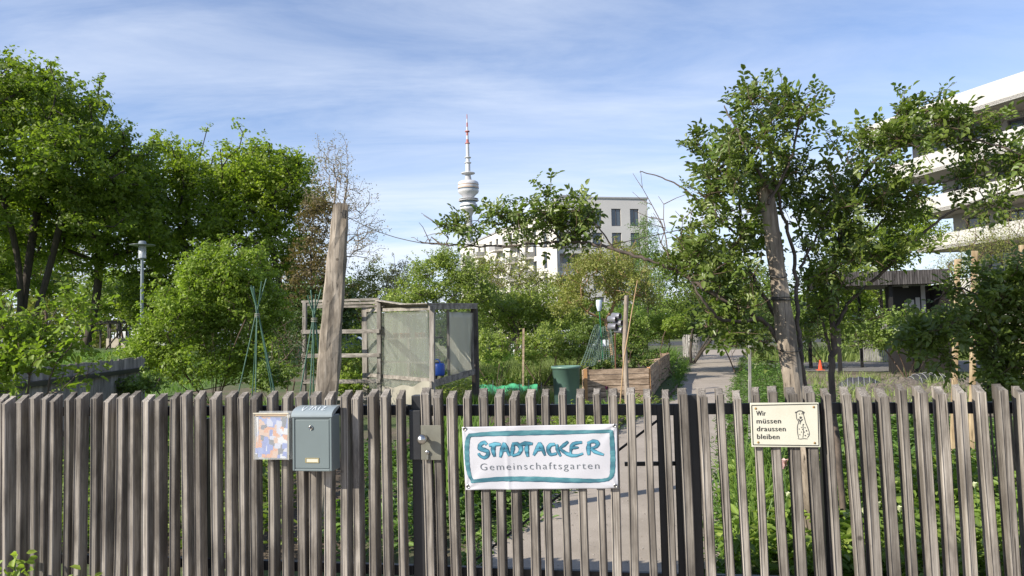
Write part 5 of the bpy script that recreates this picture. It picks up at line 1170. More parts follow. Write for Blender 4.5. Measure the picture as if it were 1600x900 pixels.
shrub('berry_bush', 'dark bush beneath the orange trunked tree', 985, 21, [pe(985, 525, 21, 28, 32, .6)], 100, 54, .18, .06, HEDG)
shrub('berry_bush', 'light green bush behind the raised bed', 1025, 25, [pe(1020, 520, 25, 36, 28, .8), pe(1050, 508, 25, 28, 22, .7)], 130, 54, .2, .06, BRITE)
shrub('standard_bush', 'small round headed bush on a thin stem next to the path', 1057, 22, [pe(1055, 508, 22, 20, 14, .35)], 40, 54, .14, .05, BRITE, stems=2)
shrub('berry_bush', 'low bush row under the apple trees', 820, 27, [pe(770, 515, 27, 55, 20, 1.), pe(830, 512, 28, 45, 20, 1.), pe(900, 512, 28, 45, 20, 1.), pe(960, 510, 28, 45, 24, 1.)], 210, 54, .28, .07, HEDG)
shrub('berry_bush', 'green bush inside view behind the open shelter frame', 550, 17, [pe(560, 570, 17, 45, 38, .7), pe(520, 560, 18, 40, 40, .7)], 150, 54, .18, .06, APPL)
shrub('berry_bush', 'low leafy plants under the open shelter frame', 545, 14.6, [pe(545, 600, 14.6, 32, 16, .5)], 60, 54, .12, .06, BRITE)
shrub('berry_bush', 'dense green hedge plant behind the greenhouse', 640, 20, [pe(640, 530, 20, 70, 45, .8), pe(725, 530, 21, 40, 45, .8)], 200, 54, .22, .06, HEDG)
shrub('dead_shrub', 'dark leafless tangle right of the taller cane wigwam', 445, 13, [pe(448, 555, 13, 26, 42, .5)], 120, 12, .18, .04, DARKL, None, 8, .02)
# big bright shrub left
shrub('bright_shrub', 'big rounded bright yellow-green shrub left of the cane wigwam', 335, 16, [pe(365, 420, 16, 60, 42, .9), pe(330, 460, 16, 75, 55, 1.), pe(280, 500, 15.7, 60, 50, .9), pe(390, 490, 16.3, 60, 65, .9), pe(310, 560, 15.8, 90, 50, 1.), pe(240, 545, 15.6, 42, 38, .6), pe(420, 560, 16, 40, 45, .7)], 700, 72, .22, .068, BRITE, None, 14, .035)
shrub('bright_shrub', 'low green plants at the foot of the cane wigwam', 420, 11.4, [pe(425, 590, 11.4, 30, 20, .4), pe(225, 600, 11.5, 30, 16, .4)], 80, 54, .12, .05, HEDG)
# behind the rose on the right
shrub('garden_shrub', 'dark green shrub mass behind the dry bed, left', 1290, 25, [pe(1270, 515, 25, 50, 32, .9), pe(1330, 520, 25, 40, 32, .9), pe(1225, 510, 26, 40, 34, .9)], 200, 54, .26, .07, HEDG, 'dark shrubs behind the dry bed')
shrub('garden_shrub', 'dark green shrub mass behind the dry bed, below the pavilion', 1420, 18.8, [pe(1400, 512, 18.6, 60, 24, .7), pe(1390, 525, 18.8, 40, 28, .7), pe(1450, 520, 18.6, 42, 30, .7), pe(1350, 532, 19, 35, 22, .6), pe(1500, 520, 18.5, 40, 36, .7)], 230, 54, .20, .065, HEDG, 'dark shrubs behind the dry bed')
shrub('garden_shrub', 'shrub closing the view behind the rose left of the post', 1150, 24, [pe(1120, 500, 24, 40, 45, .9), pe(1180, 505, 24, 40, 45, .9)], 170, 54, .26, .07, DARKL, 'dark shrubs behind the dry bed')

# ============================================================ CLIMBING ROSE AND NEAR PLANTS
ROSE = LEAF('rose leaves', (0.106, 0.149, 0.033), (0.175, 0.224, 0.046), (0.269, 0.316, 0.072), .34, .38, .5, patch=3.)
ROSY = LEAF('young rose leaves', (.11, .165, .035), (.16, .23, .045), (.23, .29, .07), .38, .4, .45, patch=3.)
STEM = M('brown rose stem', (.13, .10, .08), (.06, .048, .04), 25, .8, .5, .004, stretch=(1, 1, .4)); STEMG = M('grey rose wood', (.25, .20, .15), (.12, .095, .07), 18, .9, .7, .006, stretch=(1, 1, .4))
def spl(pts, n=8):
    out = []
    for i in range(len(pts) - 1):
        p0 = pts[max(i - 1, 0)]; p1 = pts[i]; p2 = pts[i + 1]; p3 = pts[min(i + 2, len(pts) - 1)]
        for k in range(n):
            t_ = k / n; out.append(.5 * ((2 * p1) + (p2 - p0) * t_ + (2 * p0 - 5 * p1 + 4 * p2 - p3) * t_ ** 2 + (3 * p1 - p0 - 3 * p2 + p3) * t_ ** 3))
    return out + [pts[-1]]
def rosebush(name, label, cat, base, mains, ell, n, tw=.26, leafsize=.046, lm=ROSE, lm2=ROSY, group=None, per=5, leaflets=5, rt=.0022, seg=.09, shell=.2, stemm=STEM, bare=.06, low=-1., avoid=None):
    """mains: list of (pixel polyline with depths, start radius, end radius); ell: leafy volumes; twigs carry compound leaves"""
    root = thing(name, label, cat, Vector(base), group)
    ms = MB(); nodes = []; par = []
    for pl, r0_, r1_ in mains:
        pts = [p if isinstance(p, Vector) else P(*p) for p in pl]; sp = spl(pts, 8)
        sp = [p + Vector(rng.normal(size=3)) * min(r0_, .02) * .25 for p in sp]
        ms = MB().tube(sp, [r0_ + (r1_ - r0_) * (i / (len(sp) - 1)) for i in range(len(sp))], 9); ms.build('stem', stemm, root)
        for p in sp[4:]: nodes.append(np.array(p)); par.append(-1)
    T = ellips(n, ell, shell, low)
    if avoid: T = T[~hidden_by(T, avoid)]
    nd, pr, ends = grow(nodes, par, T, seg, .16, .25)
    keep = len(nodes); r = np.zeros(len(nd)); acc = np.zeros(len(nd))
    for i in range(len(nd) - 1, -1, -1):
        r[i] = max(acc[i] ** (1 / 2.6), rt)
        if pr[i] >= 0 and pr[i] >= keep: acc[pr[i]] += r[i] ** 2.6
    r = np.minimum(r, .013); r[:keep] = .004
    idx = np.arange(keep, len(nd)); pr2 = pr.copy(); pr2[:keep] = -1
    # twigs beyond the clump centres
    tips = []; tn = [nd]; tp = [pr2]; cnt = len(nd); rr = [r]; lp = []; ld = []
    for e in ends:
        for q in range(per):
            d = unit(rng.normal(size=3) + np.array([0, 0, .35])); L = tw * (.5 + .8 * rng.random()); k = 4; p = e; a = nd[e]
            cur = a.copy(); dd = d.copy(); pts = []
            for s_ in range(k):
                dd = unit(dd + rng.normal(size=3) * .22 + np.array([0, 0, -.06])); cur = cur + dd * L / k; pts.append(cur.copy())
                tn.append(cur[None].copy()); tp.append(np.array([p])); rr.append(np.array([rt * (1 - .15 * s_)])); p = cnt; cnt += 1
                if rng.random() > bare: lp.append(cur.copy()); ld.append(dd.copy())
                if rng.random() > .45: lp.append(cur - dd * L / k * .5); ld.append(dd.copy())
    nd = np.concatenate(tn); pr2 = np.concatenate(tp); rr = np.concatenate(rr)
    V, F = limbs(nd, pr2, rr, 5); npbuild('twigs', V, F, TWIG if stemm is STEM else stemm, root, smooth=True)
    lp = np.array(lp); ld = np.array(ld)
    if avoid: h = ~hidden_by(lp, avoid); lp = lp[h]; ld = ld[h]
    m = len(lp)
    # compound leaves: a leaf stalk leaving the twig sideways with pairs of leaflets
    ax = unit(np.cross(ld, rng.normal(size=(m, 3))) + ld * .5 + np.array([0, 0, .15])); sz = leafsize * (.45 + .85 * rng.random(m))
    up = unit(rng.normal(size=(m, 3)) * .55 + np.array([-.15, -.2, 1.])); up = unit(up - ax * (up * ax).sum(1, keepdims=True)); sd_ = np.cross(up, ax)
    ps, ns, ss, ad = [], [], [], []
    pairs = (leaflets - 1) // 2
    for j in range(pairs + 1):
        f = .35 + j * .62
        if j == pairs: ps.append(lp + ax * (sz * f)[:, None]); ns.append(up); ss.append(sz * 1.1); ad.append(ax - up * .15)
        else:
            for s_ in (-1, 1): ps.append(lp + ax * (sz * f)[:, None]); ns.append(up + sd_ * s_ * -.25 + rng.normal(size=(m, 3)) * .12); ss.append(sz * (.8 + .1 * j)); ad.append(sd_ * s_ + ax * .45 - up * .25)
    rn = np.concatenate([np.clip(np.repeat(rng.random(1), m) * 0 + rng.random(m) * .55 + .2 * rng.random(m), 0, 1)] * len(ps))
    V, F, k_ = leaves(np.concatenate(ps), np.concatenate(ns), np.concatenate(ss), .62, 'oval', np.concatenate(ad), .22, .18)
    yg = np.repeat(np.tile(rng.random(m) < .24, len(ps)), k_); rn = np.repeat(np.clip(rn, 0, 1), k_)
    npbuild('foliage', V, F[~yg], lm, root, rnd=rn[~yg], smooth=False)
    # the young leaves use their own vertices
    Fy = F[yg]; uq, inv = np.unique(Fy, return_inverse=True); npbuild('young_foliage', V[uq], inv.reshape(-1, 4), lm2, root, rnd=rn[yg])
    # unused vertices of the first mesh are harmless
    return root
AVR = [(1185, 300, 1238, 480, 4.9, .92), (1195, 470, 1262, 625, 5.2, .95), (1325, 415, 1478, 500, 9, .80), (1150, 545, 1190, 610, 9, .8), (1255, 560, 1420, 605, 9, .75), (1240, 200, 1330, 300, 9, .35), (1225, 330, 1275, 420, 9, .6), (1480, 240, 1600, 340, 9, .12), (1040, 545, 1160, 640, 9, .9), (1485, 400, 1532, 640, 9, .35)]
rosebush('climbing_rose', 'climbing rose with arching branch tied to the thick round post', 'climbing rose', GX(1300, 4.9),
    [([GX(1292, 4.95, 0), (1270, 700, 4.9), (1262, 640, 4.85), (1252, 560, 4.83), (1245, 480, 4.85), (1240, 400, 4.9), (1215, 300, 4.8), (1200, 220, 4.75)], .022, .008),
     ([(1248, 590, 4.85), (1225, 545, 4.8), (1190, 500, 4.75), (1150, 480, 4.7), (1100, 450, 4.7), (1060, 425, 4.75), (1000, 402, 4.8), (940, 384, 4.85), (890, 378, 4.9), (830, 381, 5.0), (780, 385, 5.05), (720, 384, 5.1), (655, 379, 5.15)], .017, .004),
     ([(1245, 560, 4.9), (1215, 500, 5.0), (1180, 440, 5.0), (1160, 380, 5.), (1155, 300, 4.95), (1150, 220, 4.9)], .016, .006),
     ([(1205, 300, 4.7), (1180, 260, 4.65), (1150, 200, 4.65), (1130, 165, 4.7)], .012, .004),
     ([(1200, 320, 4.7), (1235, 250, 4.7), (1250, 190, 4.7), (1275, 150, 4.75)], .011, .004),
     ([(1190, 500, 4.75), (1130, 500, 4.6), (1100, 470, 4.5), (1080, 440, 4.5)], .012, .005),
     ([(1170, 380, 4.95), (1120, 340, 4.9), (1075, 300, 4.9), (1040, 280, 4.95), (1000, 268, 5.0)], .009, .003),
     ([(1250, 420, 4.9), (1280, 360, 4.9), (1300, 320, 4.9)], .010, .004)],
    [pe(1155, 215, 4.75, 72, 62, .35), pe(1232, 180, 4.75, 46, 45, .25), pe(1262, 150, 4.75, 30, 28, .2), pe(1115, 290, 4.75, 55, 50, .35), pe(1190, 290, 4.85, 90, 80, .4), pe(1150, 380, 4.8, 90, 60, .45), pe(1115, 430, 4.7, 65, 45, .4), pe(1270, 300, 4.9, 55, 70, .3), pe(1160, 490, 4.8, 60, 40, .4), pe(1190, 560, 4.75, 40, 45, .3), pe(1130, 510, 4.7, 50, 35, .3), pe(1300, 400, 5.0, 50, 80, .35)], 135, .17, .041, per=4, avoid=AVR)
rosebush('rose_arch', 'leafy arching rose branch reaching left over the garden', 'climbing rose', P(1000, 402, 4.8),
    [([(960, 390, 4.83), (930, 350, 4.83), (900, 330, 4.85)], .006, .003), ([(880, 378, 4.9), (850, 345, 4.9), (840, 325, 4.9)], .006, .003), ([(800, 383, 5.03), (790, 350, 5.0)], .005, .003), ([(740, 384, 5.1), (760, 350, 5.05)], .005, .003)],
    [pe(862, 342, 4.9, 62, 30, .28), pe(795, 352, 5.0, 50, 24, .22), pe(735, 356, 5.08, 38, 22, .2), pe(915, 350, 4.85, 36, 30, .2)], 46, .13, .036, per=3, leaflets=5, shell=.05, bare=.15)
rosebush('rose_bush', 'arching rose bush right of the post, before the curved building', 'rose bush', GX(1318, 5.2),
    [([GX(1322, 5.2, 0), (1300, 600, 5.2), (1303, 540, 5.2), (1300, 470, 5.2), (1305, 400, 5.15), (1325, 320, 5.1), (1360, 260, 5.0), (1410, 225, 4.95), (1470, 216, 4.9), (1540, 222, 4.85), (1620, 250, 4.8)], .024, .005),
     ([(1303, 520, 5.2), (1330, 470, 5.2), (1380, 425, 5.1), (1430, 375, 5.05), (1480, 335, 5.0), (1540, 310, 4.95), (1620, 285, 4.9)], .014, .005),
     ([(1300, 560, 5.2), (1280, 480, 5.25), (1262, 400, 5.3), (1240, 330, 5.35)], .012, .005),
     ([(1305, 420, 5.15), (1350, 380, 5.15), (1400, 320, 5.1), (1450, 290, 5.0), (1560, 270, 4.95)], .010, .004),
     ([(1395, 232, 4.95), (1400, 180, 4.95), (1435, 145, 4.95)], .006, .002), ([(1340, 300, 5.08), (1310, 240, 5.1), (1290, 205, 5.1)], .006, .002)],
    [pe(1430, 200, 4.95, 70, 38, .3), pe(1375, 250, 5.0, 60, 48, .35), pe(1520, 215, 4.9, 70, 42, .3), pe(1590, 245, 4.85, 50, 55, .3), pe(1340, 330, 5.1, 60, 60, .4), pe(1430, 300, 5.05, 75, 40, .35), pe(1530, 290, 4.95, 60, 35, .3), pe(1310, 420, 5.2, 60, 60, .4), pe(1380, 400, 5.15, 50, 36, .3), pe(1440, 165, 4.95, 22, 22, .15), pe(1270, 470, 5.25, 45, 50, .3), pe(1350, 480, 5.2, 40, 30, .3), pe(1300, 225, 5.1, 28, 28, .2), pe(1285, 320, 5.15, 42, 55, .25)], 122, .16, .040, per=4, avoid=AVR)
rosebush('elder_shrub', 'dense dark green shrub with arching branch in the right corner', 'shrub', GX(1580, 5.9),
    [([GX(1640, 6.0, 0), (1600, 560, 5.9), (1545, 480, 5.85), (1500, 450, 5.8), (1460, 470, 5.8)], .014, .004), ([GX(1590, 6.0, 0), (1570, 600, 5.9), (1530, 540, 5.85), (1470, 520, 5.8), (1420, 530, 5.8)], .012, .004), ([GX(1660, 6., 0), (1640, 500, 5.9), (1610, 420, 5.9), (1580, 400, 5.9)], .012, .004), ([GX(1560, 6., 0), (1545, 620, 6), (1535, 500, 6.), (1560, 440, 6.)], .010, .004)],
    [pe(1500, 470, 5.8, 60, 40, .4), pe(1560, 450, 5.9, 70, 55, .45), pe(1480, 530, 5.8, 70, 36, .4), pe(1570, 540, 5.9, 80, 60, .5), pe(1610, 480, 5.9, 60, 70, .45), pe(1440, 520, 5.8, 38, 25, .25), pe(1590, 600, 5.9, 50, 30, .3)], 115, .19, .050, lm=ROSE, lm2=ROSE, per=4, leaflets=5, seg=.12, avoid=AVR)
rosebush('young_shrub', 'yellow-green young shrub in front of the side fence, far left', 'shrub', GX(40, 5.4),
    [([GX(30, 5.5, 0), (45, 600, 5.4), (60, 540, 5.4), (90, 480, 5.4)], .010, .003), ([GX(60, 5.5, 0), (75, 610, 5.4), (110, 540, 5.35), (150, 470, 5.3)], .008, .002), ([GX(-20, 5.5, 0), (-10, 600, 5.4), (10, 520, 5.4), (20, 470, 5.4)], .010, .003), ([GX(50, 5.5, 0), (60, 640, 5.4), (95, 610, 5.3), (125, 580, 5.3)], .006, .002)],
    [pe(30, 520, 5.4, 48, 40, .3), pe(80, 545, 5.4, 40, 40, .3), pe(-20, 560, 5.4, 50, 60, .3), pe(115, 500, 5.35, 32, 28, .2), pe(30, 585, 5.4, 50, 20, .3), pe(120, 585, 5.3, 26, 12, .15)], 36, .15, .055, lm=BRITE, lm2=BRITE, per=4, leaflets=3, bare=.15)
# bare dead twigs poking out of the rose and low weeds along the street side
dt = MB()
for (a, b) in (((1060, 430, 4.75), (1000, 268, 4.9)), ((1090, 440, 4.7), (1055, 330, 4.75)), ((1075, 435, 4.7), (1105, 340, 4.7)), ((1050, 420, 4.75), (1030, 300, 4.85)), ((690, 383, 5.12), (648, 372, 5.15)), ((700, 384, 5.1), (690, 345, 5.1)), ((900, 378, 4.9), (870, 318, 4.9)), ((1120, 470, 4.7), (1150, 380, 4.65))):
    p, q = P(*a), P(*b); pts = [p.lerp(q, i / 6) + Vector(rng.normal(size=3)) * .02 * (i > 0) for i in range(7)]; dt.tube(pts, [.005 - .0006 * i for i in range(7)], 5)
    for i in (2, 3, 4, 5): d = Vector(rng.normal(size=3)); d.z = abs(d.z); dt.tube([pts[i], pts[i] + d.normalized() * .09, pts[i] + d.normalized() * .16 + Vector(rng.normal(size=3)) * .02], [.003, .002, .0015], 4)
o = dt.build('dead_twigs', TWIG, bpy.data.objects['climbing_rose'])

# ============================================================ GROUND COVER
def inpoly(pts, n):
    pts = [(p.x, p.y) for p in pts]; xs = [p[0] for p in pts]; ys = [p[1] for p in pts]; out = []
    X = rng.uniform(min(xs), max(xs), n * 4); Y = rng.uniform(min(ys), max(ys), n * 4); ins = np.zeros(len(X), bool); j = len(pts) - 1
    for i in range(len(pts)):
        xi, yi = pts[i]; xj, yj = pts[j]; c = ((yi > Y) != (yj > Y)) & (X < (xj - xi) * (Y - yi) / (yj - yi + 1e-12) + xi); ins ^= c; j = i
    return np.stack([X[ins], Y[ins]], 1)[:n]
def grass(label, poly, n, h, w, mat_, lean=.35, zfn=None, clump=0.):
    q = inpoly(poly, n)
    if clump:
        c = q[rng.integers(0, max(2, len(q) // 14), len(q))]; q = c + rng.normal(size=c.shape) * clump
    m = len(q); z = np.zeros(m) if zfn is None else np.array([zfn(*p) for p in q]); base = np.stack([q[:, 0], q[:, 1], z], 1)
    an = rng.random(m) * 6.28; sd_ = np.stack([np.cos(an), np.sin(an), np.zeros(m)], 1) * w; H = h * (.5 + rng.random(m))
    ln = rng.normal(size=(m, 3)) * lean; ln[:, 2] = 0; mid_ = base + ln * H[:, None] * .35 + np.array([0, 0, 1]) * H[:, None] * .6; tip = base + ln * H[:, None] + np.array([0, 0, 1]) * H[:, None]
    V = np.stack([base - sd_, base + sd_, mid_ + sd_ * .7, mid_ - sd_ * .7, tip], 1).reshape(-1, 3); k = (np.arange(m) * 5)[:, None]
    F = np.concatenate([k + np.array([[0, 1, 2, 3]]), k + np.array([[3, 2, 4, 4]])], 1).reshape(-1, 4)
    F = np.concatenate([k + np.array([[0, 1, 2]]), k + np.array([[0, 2, 3]]), k + np.array([[3, 2, 4]])], 1).reshape(-1, 3)
    rn = np.repeat(rng.random(m), 3)
    return tag(npbuild('grass', V, F, mat_, rnd=rn), kind='stuff')
def cover(nm, poly, n, h, ls, mat_, aspect=.45, upb=.8, kind='oval', plants=None, rosette=.10):
    q = inpoly(poly, n); pl = max(3, n // (plants or 22)); c = q[:pl]; idx = rng.integers(0, pl, len(q)); hh = h * (.4 + .8 * rng.random(pl))
    an = rng.random(len(q)) * 6.28; rr = rosette * np.sqrt(rng.random(len(q))) * (.6 + .8 * rng.random(pl))[idx]
    pos = np.stack([c[idx, 0] + np.cos(an) * rr, c[idx, 1] + np.sin(an) * rr, hh[idx] * (.15 + .85 * rng.random(len(q)))], 1)
    out = np.stack([np.cos(an), np.sin(an), np.zeros(len(q))], 1); nrm = out * -.2 + rng.normal(size=pos.shape) * .35; nrm[:, 2] += upb
    V, F, k = leaves(pos, nrm, ls * (.6 + .7 * rng.random(len(q))), aspect, kind, out + rng.normal(size=pos.shape) * .35 + np.array([0, 0, .25]), .2, .25)
    tone = rng.random(pl)[idx] * .5 + rng.random(len(q)) * .5
    return tag(npbuild(nm, V, F, mat_, rnd=np.repeat(tone, k)), kind='stuff')
GRS = LEAF('meadow grass', (.17, .23, .06), (.24, .31, .09), (.34, .38, .16), .3, patch=.4); GRD = LEAF('lush grass', (0.103, 0.184, 0.033), (0.149, 0.253, 0.044), (0.218, 0.333, 0.066), .3, patch=.4)
HEL = LEAF('hellebore leaves', (0.125, 0.204, 0.042), (0.213, 0.300, 0.054), (0.350, 0.408, 0.096), .35, patch=1.4); HEL2 = LEAF('herb leaves', (0.081, 0.156, 0.036), (0.121, 0.208, 0.042), (0.189, 0.286, 0.060), .3, patch=1.2)
GP_ = lambda *L: [GX(*p) for p in L]
# right bed directly behind the fence
cover('ground_cover', GP_((1152, 4.5), (1800, 3.9), (1800, 6.2), (1156, 7.4)), 15000, .32, .095, HEL, .42, plants=26, rosette=.13)
cover('ground_cover', GP_((1160, 6.4), (1800, 5.4), (1760, 9.0), (1160, 11.5)), 17000, .34, .075, HEL2, .5, plants=24, rosette=.14)
cover('ground_cover', GP_((1168, 9.5), (1330, 9.0), (1300, 14.), (1162, 16)), 7000, .42, .06, HEL2, .35, plants=24, rosette=.16)
grass('', GP_((1155, 5.0), (1215, 4.9), (1215, 7.2), (1155, 7.2)), 600, .42, .006, GRD, .35, clump=.07)
cover('ground_cover', GP_((1168, 15), (1250, 15), (1240, 24), (1166, 24)), 4200, .55, .07, HEL2, .35, plants=24, rosette=.2)
grass('', GP_((1230, 12), (1640, 11), (1640, 19), (1225, 22)), 2200, .22, .008, GRS, .6, clump=.12)
# left of the path
cover('ground_cover', GP_((690, 5.2), (842, 7.0), (845, 9.2), (690, 9.5)), 5200, .26, .07, HEL2, .5, plants=22, rosette=.12)
cover('ground_cover', GP_((845, 9.3), (950, 10.6), (1030, 14.6), (880, 13.2)), 4800, .24, .06, APPL, .5, plants=20, rosette=.12)
grass('', GP_((676, 5.5), (768, 6.4), (766, 9.), (680, 9.)), 520, .55, .018, GRD, .16, clump=.05)
cover('ground_cover', GP_((500, 4.9), (690, 5.1), (690, 9.5), (560, 9.5)), 2600, .22, .07, HEL2, .45, plants=26, rosette=.11)
cover('ground_cover', GP_((-200, 5.1), (420, 5.1), (470, 10.), (60, 8.)), 9000, .42, .08, HEDG, .5, plants=30, rosette=.18)
cover('ground_cover', GP_((560, 15), (760, 15), (760, 19), (560, 19)), 4500, .45, .06, APPL, .5, plants=24, rosette=.16)
# vegetable rows, meadow and rough ground between the beds
for r_ in range(4):
    d = 10.2 + r_ * .9; cover('seedling_row', GP_((640, d), (880, d), (882, d + .22), (640, d + .22)), 420, .16, .055, GRD, .3, plants=14, rosette=.05)
for r_ in range(3): grass('', GP_((690, 14.1 + r_ * .25), (775, 14.1 + r_ * .25), (775, 14.2 + r_ * .25), (690, 14.2 + r_ * .25)), 700, .22, .006, GRD, .12)
grass('', GP_((748, 20.3), (905, 20.3), (925, 26), (748, 26)), 16000, .46, .010, GRS, .3)
grass('', GP_((560, 26), (1046, 26), (1058, 34), (500, 34)), 15000, .5, .018, GRD, .35)
grass('', GP_((1050, 21), (1064, 21), (1076, 30), (1064, 30)), 700, .2, .012, GRD, .35)
cover('ground_cover', GP_((1036, 17), (1052, 19), (1070, 32), (1056, 32)), 1500, .4, .09, HEL2, .5, plants=22, rosette=.2)
grass('', GP_((100, 8.6), (500, 9.5), (480, 14), (180, 12.6)), 6000, .35, .010, GRD, .35)
grass('', [Vector((-30, 18, 0)), Vector((-9, 17.5, 0)), Vector((-10, 32, 0)), Vector((-34, 34, 0))], 26000, .12, .014, GRD, .4, zfn=lz)
grass('', GP_((1170, 29), (1700, 27), (1700, 32), (1170, 35)), 7000, .45, .02, GRS, .35)
grass('', GP_((752, 15.2), (890, 15.2), (892, 17.1), (752, 17.1)), 1500, .22, .006, GRS, .4, clump=.08)
cover('ground_cover', GP_((745, 19.9), (900, 19.9), (905, 21), (745, 21)), 1800, .35, .07, HEL2, .4, plants=20, rosette=.14)
# plants in the raised beds
LETT = LEAF('bed plants', (.08, .13, .03), (.13, .19, .04), (.25, .26, .07), .3, patch=2)
for px, d, nm in ((935, 16.2, 'yellow-flowering salad plant in the nearer raised bed, left'), (965, 17.6, 'green salad plant in the middle of the nearer raised bed'), (1000, 17.3, 'salad plant at the right of the nearer raised bed'), (1015, 20.6, 'leafy plant in the farther raised bed'), (985, 21.4, 'leafy plant near the back of the farther raised bed')):
    c = GX(px, d, .6); T = ellips(26, [(np.array(c) + np.array([0, 0, .12]), np.array([.32, .32, .16]))], .2); V, F, rn = clump_leaves(T, 27, .09, .055, kind='oval')
    tag(npbuild('salad_plant', V, F, LETT, rnd=rn, org=c), nm, 'salad plant', 'plants in the raised beds')
# tulip, flowers among the hellebores
PET = LEAF('pink petals', (.65, .40, .42), (.75, .55, .55), (.80, .66, .62), .3, patch=30); CRM = LEAF('cream petals', (.62, .64, .42), (.70, .72, .52), (.75, .75, .58), .3, patch=30); STG = M('green stem', (.08, .15, .04), (.06, .12, .03), 20, .6, 0)
def flower(px, py, d, sz, mt, label, name='flower', group=None, petals=6, cup=.8):
    c = P(px, py, d); b = Vector((c.x + .02, c.y, 0)); r_ = thing(name, label, name.replace('_', ' '), b, group); MB().tube([b, (b + c) / 2 + Vector((.012, 0, 0)), c], .004, 6).build('stem', STG, r_)
    an = np.arange(petals) * 2 * math.pi / petals; out = np.stack([np.cos(an), np.sin(an), np.zeros(petals)], 1); ad = out * (1 - cup) * 1.2 + np.array([0, 0, cup]); nr = -out + np.array([0, 0, .3])
    V, F, k = leaves(np.tile(np.array(c), (petals, 1)) + out * sz * .12, nr, sz, .75, 'oval', ad, .35, .1); npbuild('petals', V, F, mt, r_, rnd=np.repeat(rng.random(petals), k))
    pos = np.tile(np.array(b), (4, 1)); o4 = unit(np.stack([rng.normal(size=4), rng.normal(size=4), np.full(4, 2.2)], 1)); V, F, k = leaves(pos, unit(np.cross(o4, rng.normal(size=(4, 3)))), c.z * .8, .16, 'oval', o4, .3, .2); npbuild('leaf_blades', V, F, HEL2, r_, rnd=np.repeat(rng.random(4), k))
flower(1224, 733, 5.0, .075, PET, 'pink and white tulip below the dog sign, seen between pickets', 'tulip')
ORD = ['first', 'second', 'third', 'fourth', 'fifth', 'sixth', 'seventh', 'eighth', 'ninth', 'tenth']
gf_ = 'cream flowers among the ground cover'
for px, py, d in ((1232, 778, 4.9), (1372, 793, 4.8), (1406, 800, 4.7), (1350, 803, 4.8), (1322, 810, 4.9), (1496, 716, 5.6), (1531, 738, 5.4), (1523, 762, 5.2), (1246, 800, 4.7), (1298, 745, 5.4)):
    flower(px, py, d, .042, CRM, 'cream flower, %s from the left among the yellow-green leaves behind the fence' % ORD[sorted([1232, 1372, 1406, 1350, 1322, 1496, 1531, 1523, 1246, 1298]).index(px)], 'cream_flower', gf_, 5, .35)
flower(948, 609, 11.5, .06, LEAF('dark purple petals', (.07, .01, .04), (.10, .02, .06), None, .2), 'dark purple tulip before the raised bed', 'tulip')
# red flower by the pavilion shrub
# weeds on the street side
for (px, py, d, n, sz, lb) in ((22, 872, 3.9, 26, .055, 'small leafy weed at the bottom left before the fence'), (128, 893, 3.95, 9, .06, 'little bright weed at the bottom edge before the fence')):
    b = GX(px, d); c = P(px, py + 12, d); T = np.tile(np.array(c), (n, 1)) + rng.normal(size=(n, 3)) * np.array([.045, .03, .04]); r_ = thing('weed', lb, 'weed', b)
    st_ = MB()
    for i in range(0, n, 3): st_.tube([b + Vector((random.uniform(-.02, .02), 0, 0)), (b + Vector(T[i])) / 2 + Vector((random.uniform(-.03, .03), 0, 0)), Vector(T[i])], [.003, .002, .0012], 5)
    st_.build('stems', STG, r_); nr = rng.normal(size=(n, 3)) * .5 + np.array([-.2, -.5, .7]); V, F, k = leaves(T, nr, sz * (.6 + .5 * rng.random(n)), .55); npbuild('leaf_blades', V, F, BRITE, r_, rnd=np.repeat(rng.random(n), k))
# small kerb edges of the path and little stakes in the bed
kb_ = thing('bed_edging', 'low dark board edging along the left side of the path', 'edging', L_[20])
for i in range(18, 34): a, b = L_[i], L_[i + 1]; MB().beam(Vector((a.x, a.y, .05)), Vector((b.x, b.y, .05)), .03, .10).build('edging_board', WOOD('edging', (.20, .16, .12), (.1, .08, .06), 1, .2), kb_)
gs = 'small marker sticks in the vegetable bed'
for i, px in enumerate((806, 812, 826, 840, 846, 770, 788)):
    q = GX(px, 16.2 + (i % 3) * .5); tag(MB().beam(q, q + Vector((.01, 0, .30 + .04 * (i % 3))), .018, .018).build('marker_stick', SL, None, org=q), ORD[sorted([806, 812, 826, 840, 846, 770, 788]).index(px)] + ' thin marker stick from the left in the vegetable bed', 'stick', gs)
q = GX(817, 18.6); tag(MB().beam(q, P(818, 513, 18.6), .05, .05).build('bean_stake', BW, None, org=q), 'thin brown stake between the bushes left of the tub', 'stake')
q = GX(1172, 9.5); tag(MB().beam(q, P(1171, 500, 9.5), .03, .03).build('bean_stake', SL, None, org=q), 'grey stake at the right edge of the path, behind the rose', 'stake')
# litter and small stones on the path, weeds at its edges
PV = inpoly([a for a in L_[:40]] + [b for b in R_[:40]][::-1], 2600); rs = .004 + .010 * rng.random(len(PV)) ** 3
oc = np.array([[1, 0, 0], [0, 1, 0], [-1, 0, 0], [0, -1, 0], [0, 0, .7]]); an = rng.random(len(PV)) * 6.28
V = oc[None] * rs[:, None, None]; V = np.stack([V[..., 0] * np.cos(an)[:, None] - V[..., 1] * np.sin(an)[:, None] * .7, V[..., 0] * np.sin(an)[:, None] + V[..., 1] * np.cos(an)[:, None] * .7, V[..., 2]], 2)
V += np.concatenate([PV, np.full((len(PV), 1), .013)], 1)[:, None, :]; k = (np.arange(len(PV)) * 5)[:, None]
F = np.concatenate([k + np.array([[0, 1, 4]]), k + np.array([[1, 2, 4]]), k + np.array([[2, 3, 4]]), k + np.array([[3, 0, 4]])], 1).reshape(-1, 3)
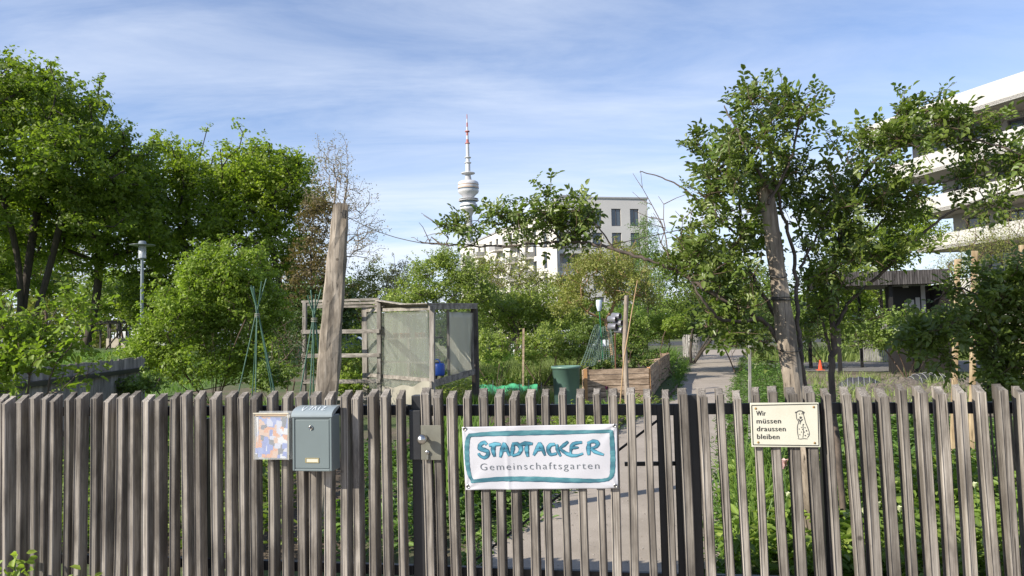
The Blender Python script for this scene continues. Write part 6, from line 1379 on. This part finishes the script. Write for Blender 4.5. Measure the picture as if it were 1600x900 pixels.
tag(npbuild('path_stones', V.reshape(-1, 3), F, M('stone chips', (.45, .41, .36), (.16, .14, .12), 60, .9, 0, lo=.4, hi=.55)), kind='stuff')
def edgeweeds(line, side, n):
    q = []; 
    for _ in range(n):
        i = rng.integers(6, 44); p = line[i].lerp(line[i + 1], rng.random()); q.append([p.x + side * rng.normal() * .06, p.y])
    q = np.array(q); m = len(q); pos = np.concatenate([q, np.full((m, 1), .015)], 1).repeat(9, 0) + rng.normal(size=(m * 9, 3)) * np.array([.05, .05, .0]); pos[:, 2] += rng.random(m * 9) * .05
    nr = rng.normal(size=pos.shape) * .4; nr[:, 2] += .8; V, F, k = leaves(pos, nr, .035 + .04 * rng.random(len(pos)), .35); return tag(npbuild('edge_weeds', V, F, HEL2, rnd=np.repeat(rng.random(len(pos)), k)), kind='stuff')
edgeweeds(L_, 1, 420); edgeweeds(R_, 1, 420)
# mulch mounds and clods on the dry bed
for px, d, r_, lb in ((1372, 16.2, .55, 'low grey-brown mulch mound left of the farther mesh tunnel'), (1405, 17.6, .6, 'grey-brown mulch mound between the two mesh tunnels'), (1500, 16.5, .7, 'mulch mound at the right end of the dry bed')):
    q = GX(px, d); m = MB(); nr_, na = 7, 22; v = [q + Vector((0, 0, r_ * .34))]
    for i in range(1, nr_ + 1):
        for k_ in range(na): a_ = 2 * math.pi * k_ / na; f = i / nr_; rr = r_ * f * (1 + .12 * math.sin(3 * a_ + px)); v.append(q + Vector((rr * math.cos(a_), rr * math.sin(a_) * .8, r_ * .34 * (1 - f * f) * (1 + .15 * math.sin(5 * a_ + i)) + random.uniform(-.012, .012) - (.01 if i == nr_ else 0))))
    m.add(v, [(0, 1 + k_, 1 + (k_ + 1) % na) for k_ in range(na)] + [(1 + i * na + k_, 1 + (i + 1) * na + k_, 1 + (i + 1) * na + (k_ + 1) % na, 1 + i * na + (k_ + 1) % na) for i in range(nr_ - 1) for k_ in range(na)])
    tag(m.build('mulch_mound', M('mulch', (.24, .20, .16), (.09, .075, .06), 22, .95, 1., .03, fine=3), None, org=q), lb, 'mulch mound', 'mulch mounds on the dry bed')
